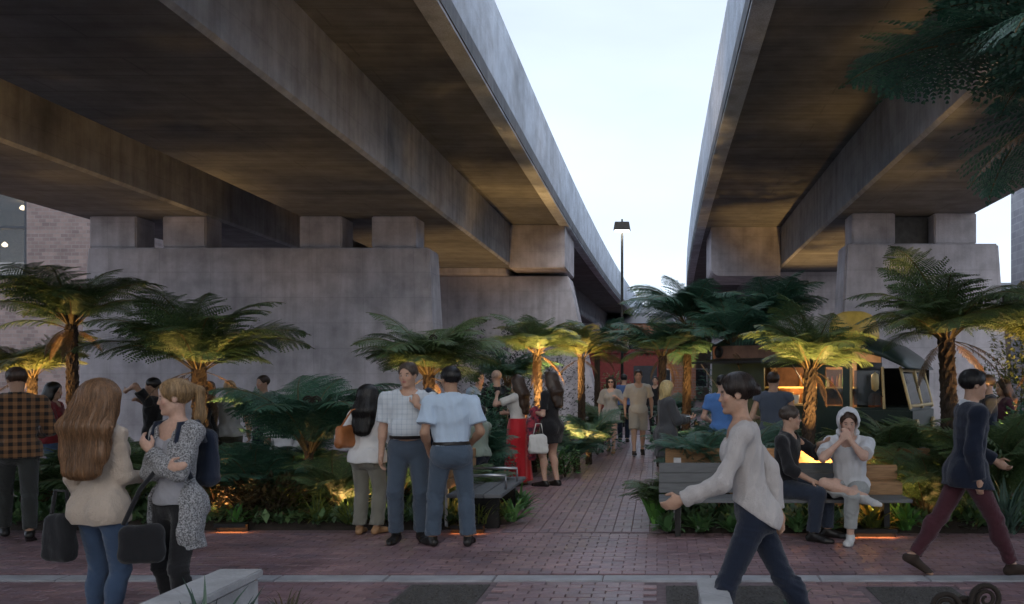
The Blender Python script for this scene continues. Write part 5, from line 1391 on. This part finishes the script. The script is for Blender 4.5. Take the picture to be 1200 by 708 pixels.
# -- woman in white blouse
p = person(431, 9.1, -8, H=1.6, female=True, skin=SKIN_T, seed=6, hyaw=-18, feet=((-.09, 0, 0, 12), (.08, .04, 0, -14)), hands=((-.17, .12, .95), (.12, .25, 1.1)), label='dark-haired woman in a white blouse and grey-green trousers seen from behind')
p.body(); p.top(cloth('white_cotton', (.6, .6, .6)), 'blouse', sleeve=1.3, hem=-.035, e=.024, flare=.02, hemflare=.01, fold=.006); p.trousers(cloth('khaki_grey', (.17, .165, .135)), e=.02, flare=.02); p.shoes(TAN); strands(p.hair(DKH, 'long', .2, .95), p.root, 700, DKH, p.hc, r=.0013)
bag((X_(406, 9.0), 8.98, .93), R(70), .3, .12, .24, simple('orange_leather', (.33, .12, .04), .45), 'orange-brown leather shoulder bag on the woman in white', [(-.1, 0, .2), (-.03, -.1, .4), (.02, -.12, .42), (.1, -.05, .2)], .01)
# -- man facing, jacket on shoulder
PL2 = cloth('pale_check', (.5, .54, .58), plaid=(.05, .14, (.3, .37, .45)))
p = person(479, 8.75, 192, H=1.83, build=1.1, skin=SKIN_M, seed=7, belly=1, hyaw=-22, hpitch=-3, feet=((-.12, 0, 0, 14), (.12, .03, 0, -14)), hands=((-.09, .2, 1.40), (.27, .03, .86)), poles=((-.9, .1, -.8), (.6, -1, -.2)), hand_dir=((.1, -.25, .95), None), palm=((.2, -1, -.2), None), curl=(.8, .45),
           label='grey-haired man facing, pale checked shirt, dark jacket slung over one shoulder')
p.body(); p.top(PL2, sleeve=.78, hem=.055, e=.022, flare=.022, collar=True, fold=.006); p.trousers(DENIM2, e=.018, flare=.016); p.belt(LEATHER, .066, .031); p.shoes(LEATHER); strands(p.hair(GRH, 'short'), p.root, 420, GRH, p.hc, steps=5, step=.012, r=.0014)
jr = empty('jacket', (X_(507, 8.9), 8.93, 0), 0, 'dark jacket hanging over the shoulder of the man in the checked shirt', 'jacket')
def jf(p_):
    d = rc(p_, V3(-.02, -.14, 1.52), V3(.02, .1, 1.42), .055, .06); d = smin(d, rbox(p_, V3(.03, .13, 1.08), V3(.11, .05, .38), .04), .05)
    d = smin(d, rc(p_, V3(.08, .12, 1.3), V3(.1, .12, .75), .05, .04), .03); return d + folds(p_, 8, .008, 26, .3)
soft('jacket_body', jf, (-.2, -.25, .65), (.25, .25, 1.62), .01, NAVY, jr)
# -- man with back turned, pale blue shirt
p = person(529, 8.45, 22, H=1.78, build=1.08, skin=SKIN_T, seed=8, hyaw=22, lean=2, feet=((-.17, .1, 0, 16), (.16, -.03, 0, -20)), hands=((-.2, .1, .93), (.2, .16, .98)), poles=((-.5, -1, 0), (.5, -1, 0)), label='dark-haired man seen from behind in a pale blue shirt and blue-grey trousers')
p.body(); p.top(cloth('pale_blue_cotton', (.42, .52, .64)), sleeve=.72, hem=.045, e=.024, flare=.026, collar=True, fold=.006); p.trousers(cloth('slate_blue', (.06, .085, .12)), e=.02, flare=.02); p.belt(LEATHER, .056, .03); p.shoes(LEATHER); strands(p.hair(DKH, 'short'), p.root, 420, DKH, p.hc, steps=5, step=.012, r=.0014)
# -- woman white top, red skirt
p = person(607, 13.4, 72, H=1.72, female=True, skin=SKIN_L, seed=9, hpitch=-4, feet=((-.08, .05, 0, 8), (.08, -.05, 0, -8)), hands=((-.12, .30, 1.42), (.08, .26, 1.12)), poles=((-1, .2, -.8), (1, -.4, -.6)), curl=(.9, .6), label='long-haired woman in a white top and long red skirt lifting a phone')
p.body(); p.top(cloth('white_knit', (.55, .54, .52)), sleeve=.7, hem=.06, e=.016, fold=.004); p.skirt(cloth('red_silk', (.42, .012, .02), .5), .06, .27, e=.034); p.shoes(TAN); p.hair(BRH, 'long', .26, .95)
ph = empty('phone', (X_(589, 13.3), 13.3, 1.42), 0, 'dark phone held up by the woman in the red skirt', 'phone'); MB().box(-.035, .035, -.005, .005, 0, .14).build('case', LEATHER, ph, bevel=.003); MB().box(-.03, .03, -.0075, -.0055, .01, .13).build('screen', M_GLASS, ph)
jk = empty('red_jacket', (X_(628, 13.3), 13.25, 0), 0, 'red and dark patterned scarf carried between the two women by the path', 'scarf')
def sf(p_): return smin(rc(p_, V3(0, 0, 1.15), V3(.06, 0, .98), .09, .08), rbox(p_, V3(-.06, 0, .72), V3(.07, .04, .33), .035), .05) + folds(p_, 3, .012, 24, .4)
soft('scarf_cloth', sf, (-.25, -.15, .3), (.25, .15, 1.35), .013, cloth('red_pattern', (.25, .03, .045), flecks=(16, (.02, .025, .05), (.38, .05, .07))), jk)
# -- woman black dress
p = person(646, 13.2, 62, H=1.78, female=True, skin=SKIN_L, seed=10, hyaw=10, feet=((-.08, .06, 0, 5), (.09, -.05, 0, -5)), hands=((-.1, .24, 1.15), (.12, .2, .85)), label='long-haired woman in a short black dress with bare legs beside the path')
p.body(); p.top(BLK, 'dress', sleeve=.75, hem=-.14, e=.014, hemflare=.02, fold=.004); p.shoes(LEATHER); p.hair(BRH, 'long', .2, .9)
bag((X_(631, 13.0), 13.0, .52), R(20), .32, .12, .3, cloth('white_tote', (.6, .6, .58)), 'white tote bag held by the woman in the black dress', [(-.08, 0, .28), (-.04, 0, .46), (.04, 0, .46), (.08, 0, .28)], .008)
# -- couple walking towards the camera
p = person(716, 19.3, 178, H=1.72, female=True, skin=SKIN_L, seed=11, feet=((-.07, .14, 0, 0), (.06, -.16, .02, 0)), hands=((-.16, .2, 1.25), None), label='woman in sunglasses and a short grey dress walking up the path')
p.body(); p.top(cloth('grey_linen', (.32, .31, .3)), 'dress', sleeve=.95, hem=-.12, e=.022, flare=.03, hemflare=.04, fold=.007); p.shoes(TAN); p.hair(BRH, 'long', .22, .85)
sg_ = MB().box(-.055, -.008, 0, .02, -.018, .018).box(.008, .055, 0, .02, -.018, .018).box(-.07, .07, -.005, .006, .006, .012).build('sunglasses', LEATHER, p.root); hp = p.hc + p.HM @ V3(0, .36, .0) * p.hh; sg_.location = hp
p = person(748, 18.6, 184, H=1.86, skin=SKIN_M, seed=12, feet=((-.1, -.2, .02, 0), (.1, .22, 0, 0)), label='man in a pale tee-shirt and shorts walking up the path', foot_pitch=(20, -6))
p.body(); p.top(cloth('oat_cotton', (.42, .4, .36)), 'tee_shirt', sleeve=.7, hem=-.02, e=.022, flare=.02); p.trousers(cloth('oat_shorts', (.36, .33, .28)), 'shorts', t1=.9, e=.024, flare=.02); p.shoes(LEATHER); p.hair(BRH, 'short')
p = person(731, 22.5, 4, H=1.8, skin=SKIN_M, seed=13, label='man in a blue shirt and dark trousers walking away up the path'); p.body(); p.top(cloth('mid_blue', (.07, .12, .26)), sleeve=.7, hem=.03, e=.02); p.trousers(NAVY); p.shoes(LEATHER); p.hair(DKH, 'short')
p = person(768, 25.0, 170, H=1.75, skin=SKIN_M, seed=14, label='distant person in black at the far right of the path'); p.body(); p.top(BLK, sleeve=1.9, hem=-.03, e=.02); p.trousers(BLK); p.shoes(LEATHER); p.hair(DKH, 'short')
# -- blonde in grey coat with phone
p = person(781, 12.6, -72, H=1.64, female=True, skin=SKIN_L, seed=15, hpitch=-12, hands=((-.07, .34, 1.08), (.07, .33, 1.07)), poles=((-.6, -.6, -1), (.6, -.6, -1)), hand_dir=((.1, .9, .2), (-.1, .9, .2)), palm=((0, 0, 1), (0, 0, 1)), label='person with a blonde bob and dark grey coat looking at a phone beside the path')
p.body(); p.top(cloth('dark_grey_wool', (.055, .058, .065)), 'coat', sleeve=1.9, hem=-.2, e=.034, flare=.01, hemflare=.03, fold=.006); p.trousers(BLK, e=.01, flare=0); p.shoes(LEATHER); p.hair(hair_mat('pale_blonde_hair', (.5, .38, .17)), 'bob', .1, .85)
ph = empty('phone', (X_(803, 12.55), 12.55, 1.1), R(-72), 'dark phone in the hands of the person in the grey coat', 'phone'); MB().box(-.035, .035, -.06, .08, 0, .009).build('case', LEATHER, ph, bevel=.003); MB().box(-.03, .03, -.05, .07, .0093, .011).build('screen', emis('phone_glow', (.6, .7, .8), .5), ph)
# -- people at the truck
p = person(846, 12.7, -18, H=1.72, skin=SKIN_L, seed=16, hands=((-.2, .2, 1.0), (.2, .26, 1.0)), label='man in a bright blue tee-shirt waiting near the food truck'); p.body(); p.top(cloth('bright_blue', (.07, .17, .42)), 'tee_shirt', sleeve=.6, hem=-.02, e=.018); p.trousers(DENIM); p.shoes(LEATHER); p.hair(DKH, 'short')
p = person(906, 12.0, -14, H=1.76, build=1.06, skin=SKIN_M, seed=17, hyaw=-12, hands=((-.2, .2, 1.1), (.22, .28, 1.12)), label='man in a slate sleeveless vest at the truck hatch, seen from behind'); p.body(); p.top(cloth('slate_vest', (.07, .085, .12)), 'vest', sleeve=.22, hem=-.0, e=.022); p.trousers(NAVY); p.shoes(LEATHER); p.hair(BRH, 'short')
# -- walking woman, large in front
p = person(884, 5.0, 90, H=1.73, female=True, build=.92, skin=SKIN_M, seed=18, lean=9, hyaw=0, hpitch=-5, pelvis=.865, feet=((-.07, .28, .0, 0), (.07, -.40, .05, 0)), foot_pitch=(-12, 34), twist=-6,
           hands=((-.17, .43, .97), (.17, -.16, .86)), poles=((-.5, -.5, -1), (.3, -1, 0)), curl=(.45, .4), label='woman striding left in a long pale grey sweater and dark jeans')
p.body(); p.top(cloth('oat_grey_knit', (.44, .41, .40), weave=150, bmp=.45), 'sweater', sleeve=1.98, hem=.0, e=.015, flare=.014, fold=.006, hemflare=.012, neckr=1.25, hemtilt=-.9); p.trousers(NAVY, e=.009, flare=.004); p.shoes(LEATHER); strands(p.hair(hair_mat('dark_brown_hair', (.022, .014, .011)), 'bun'), p.root, 400, MATS['dark_brown_hair'], p.hc, steps=8)
# -- seated men
p = person(918, 8.98, -118, H=1.78, skin=SKIN_M, seed=19, pelvis=.52, pelvis_xy=(0, 0), lean=6, hyaw=22, feet=((-.16, .42, 0, 10), (.13, .36, 0, -8)), hands=((-.10, .36, .98), (.12, .34, .62)), poles=((-1, -.4, -.6), (1, -.5, -.4)), hand_dir=((.5, .8, .25), (-.1, .9, -.3)), palm=((0, .2, 1), (0, -.2, -1)), curl=(.25, .5),
           label='man in black shirt and dark jeans sitting on the long bench, gesturing')
p.body(); p.top(BLK, sleeve=1.4, hem=.0, e=.02, collar=True); p.trousers(cloth('dark_denim', (.022, .03, .048), weave=400), e=.018, flare=.014); p.shoes(LEATHER); strands(p.hair(GRH, 'crop'), p.root, 420, GRH, p.hc, steps=5, step=.012, r=.0014)
gl = MB()
for sg_ in (-1, 1):
    gl.tube([(sg_ * .032 + .022 * math.cos(a / 8 * 6.283), .0, .018 * math.sin(a / 8 * 6.283)) for a in range(9)], .002, 5); gl.tube([(sg_ * .055, 0, .004), (sg_ * .075, -.05, .004), (sg_ * .08, -.1, 0)], .002, 5)
gl.tube([(-.01, 0, .004), (.01, 0, .004)], .002, 5)
o = gl.build('glasses', LEATHER, p.root); o.location = p.hc + p.HM @ V3(0, .36, 0) * p.hh; o.rotation_euler = (0, 0, R(22))
p = person(997, 8.98, 158, H=1.76, skin=SKIN_L, seed=20, pelvis=.52, lean=17, hpitch=-14, hyaw=14, feet=((-.06, .40, 0, 0), (-.2, .38, .40, 50)), knee_pole=((0, 1, .5), (1, .6, .35)), hands=((-.03, .33, 1.06), (.04, .34, 1.03)), poles=((-1, .3, -1), (1, .3, -1)), hand_dir=((.4, -.1, .9), (-.4, -.1, .9)), palm=((.5, -.8, 0), (-.5, -.8, 0)), curl=(.9, .9),
           label='man in a white hooded tee-shirt and pale trousers sitting cross-legged on the long bench')
WHT = cloth('white_jersey', (.55, .56, .58))
p.body(); p.top(WHT, 'tee_shirt', sleeve=.75, hem=-.0, e=.022, flare=.022); p.trousers(cloth('pale_grey_chino', (.3, .31, .3)), e=.018, flare=.008, t1=1.8); p.shoes(simple('white_shoe', (.55, .54, .52), .6)); strands(p.hair(BRH, 'short'), p.root, 420, BRH, p.hc, steps=5, step=.012, r=.0014)
def hood(q_):
    q = p.hl(q_); d = ell(q, V3(0, -.06, .08), V3(.5, .58, .56)); d = smin(d, ell(q, V3(0, -.16, -.5), V3(.5, .4, .24)), .12); d = smax(d, -ell(q, V3(0, .24, .02), V3(.385, .6, .49)), .03); d = smax(d, -ell(q, V3(0, .3, -.3), V3(.36, .5, .45)), .03)
    return d * p.hh + folds(q_, 4, .003, 40)
p.mk('hood', hood, WHT, lo=p.hc - V3(.25, .25, .25), hi=p.hc + V3(.25, .25, .25), h=.008)
# -- man in blazer walking right
BZ = cloth('navy_blazer', (.009, .014, .03))
p = person(1133, 7.15, -93, H=1.76, skin=SKIN_M, seed=21, lean=4, pelvis=.885, feet=((-.08, -.44, .05, 0), (.08, .36, 0, 0)), foot_pitch=(30, -6), hands=((-.18, .30, .95), (.2, .03, .83)), curl=(.6, .5), label='dark-haired man in a navy blazer and burgundy trousers walking right')
p.fp = (30, -4)
p.body(); p.top(WHT, 'shirt', sleeve=1.2, hem=.02, e=.010, collar=True); p.top(BZ, 'blazer', sleeve=1.95, hem=-.075, e=.028, flare=.006, fold=.004, hemflare=.008, vdepth=.12, neckr=1.08); p.trousers(cloth('burgundy', (.06, .018, .025)), e=.013, flare=.006); p.shoes(simple('dark_suede', (.03, .018, .012), .8)); strands(p.hair(DKH, 'short', vol=.012), p.root, 420, DKH, p.hc, steps=5, step=.012, r=.0014)
# -- people among the planting, farther back
def back(px, D, rz, H, fem, topc, botc, hair, style, label, seed, sleeve=.7, skin=SKIN_M, hands=None, z=0, **k):
    p = person(px, D, rz, z=z, H=H, female=fem, skin=skin, seed=seed, hands=hands, label=label, **k)
    p.body(); p.top(topc, sleeve=sleeve, hem=-.02, e=.02); p.trousers(botc); p.shoes(LEATHER); p.hair(hair, style, .18); return p
back(62, 11.4, -75, 1.62, True, cloth('dark_red', (.16, .015, .02)), DENIM, DKH, 'long', 'dark-haired woman in a dark red top behind the man in checks', 31, hands=((-.1, .3, 1.05), (.12, .3, 1.1)))
back(180, 12.2, 100, 1.68, False, BLK, NAVY, DKH, 'short', 'man in black raising his arm behind the ponytailed woman', 32, hands=((-.12, .3, 1.5), (.15, .25, 1.35)))
back(244, 12.4, -60, 1.63, False, BLK, NAVY, GRH, 'short', 'grey-haired person in black just right of the thick fern trunk', 33, 1.8)
back(269, 12.6, 20, 1.64, True, cloth('faded_white', (.36, .36, .35)), cloth('olive', (.06, .06, .04)), BLH, 'bun', 'blonde woman in a faded white top seen from behind at the pier wall', 34)
back(309, 13.5, 150, 1.72, False, cloth('grey_tee', (.14, .14, .15)), NAVY, BRH, 'short', 'brown-haired man in grey half hidden behind the dark arching fern', 35)
for px, lab, sd_, rz in ((331, 'seated person in white on the pale bench, left of the two', 36, 20), (352, 'seated person in white on the pale bench, right of the two', 37, -35)):
    p = person(px, 12.95, rz, H=1.66, seed=sd_, skin=SKIN_M, pelvis=.53, lean=16, feet=((-.1, .42, 0, 0), (.1, .42, 0, 0)), hands=((-.12, .36, .72), (.12, .36, .72)), label=lab)
    p.body(); p.top(WHT, sleeve=.7, hem=-.02, e=.02); p.trousers(NAVY); p.shoes(LEATHER); p.hair(BRH, 'short')
back(561, 16.2, -130, 1.8, False, cloth('sky_shirt', (.28, .38, .5)), NAVY, DKH, 'short', 'dark-haired man in a sky blue shirt among the far group', 38, 1.3)
back(582, 15.6, 25, 1.82, False, BLK, NAVY, hair_mat('shaved_hair', (.25, .17, .13)), 'crop', 'nearly bald man in black with his back turned in the far group', 39, 1.8)
back(606, 17.2, 140, 1.76, False, cloth('rust_shirt', (.18, .08, .06)), NAVY, BRH, 'short', 'man in a rust shirt behind the long-haired woman', 40)
back(562, 11.2, 60, 1.3, False, cloth('sage_tee', (.2, .24, .2)), NAVY, DKH, 'short', 'child in a sage green top behind the man in pale blue', 41, hands=((-.08, .24, .9), (.1, .24, .92)))
back(1158, 11.6, 80, 1.72, False, NAVY, NAVY, GRH, 'short', 'grey-haired man in a dark jacket beyond the man in the blazer', 42, 1.9, hands=((-.08, .28, 1.25), (.1, .26, 1.2)))
back(1176, 12.2, 95, 1.66, True, cloth('plum', (.07, .025, .04)), BLK, BRH, 'long', 'woman in plum partly hidden at the right edge', 43, 1.9)
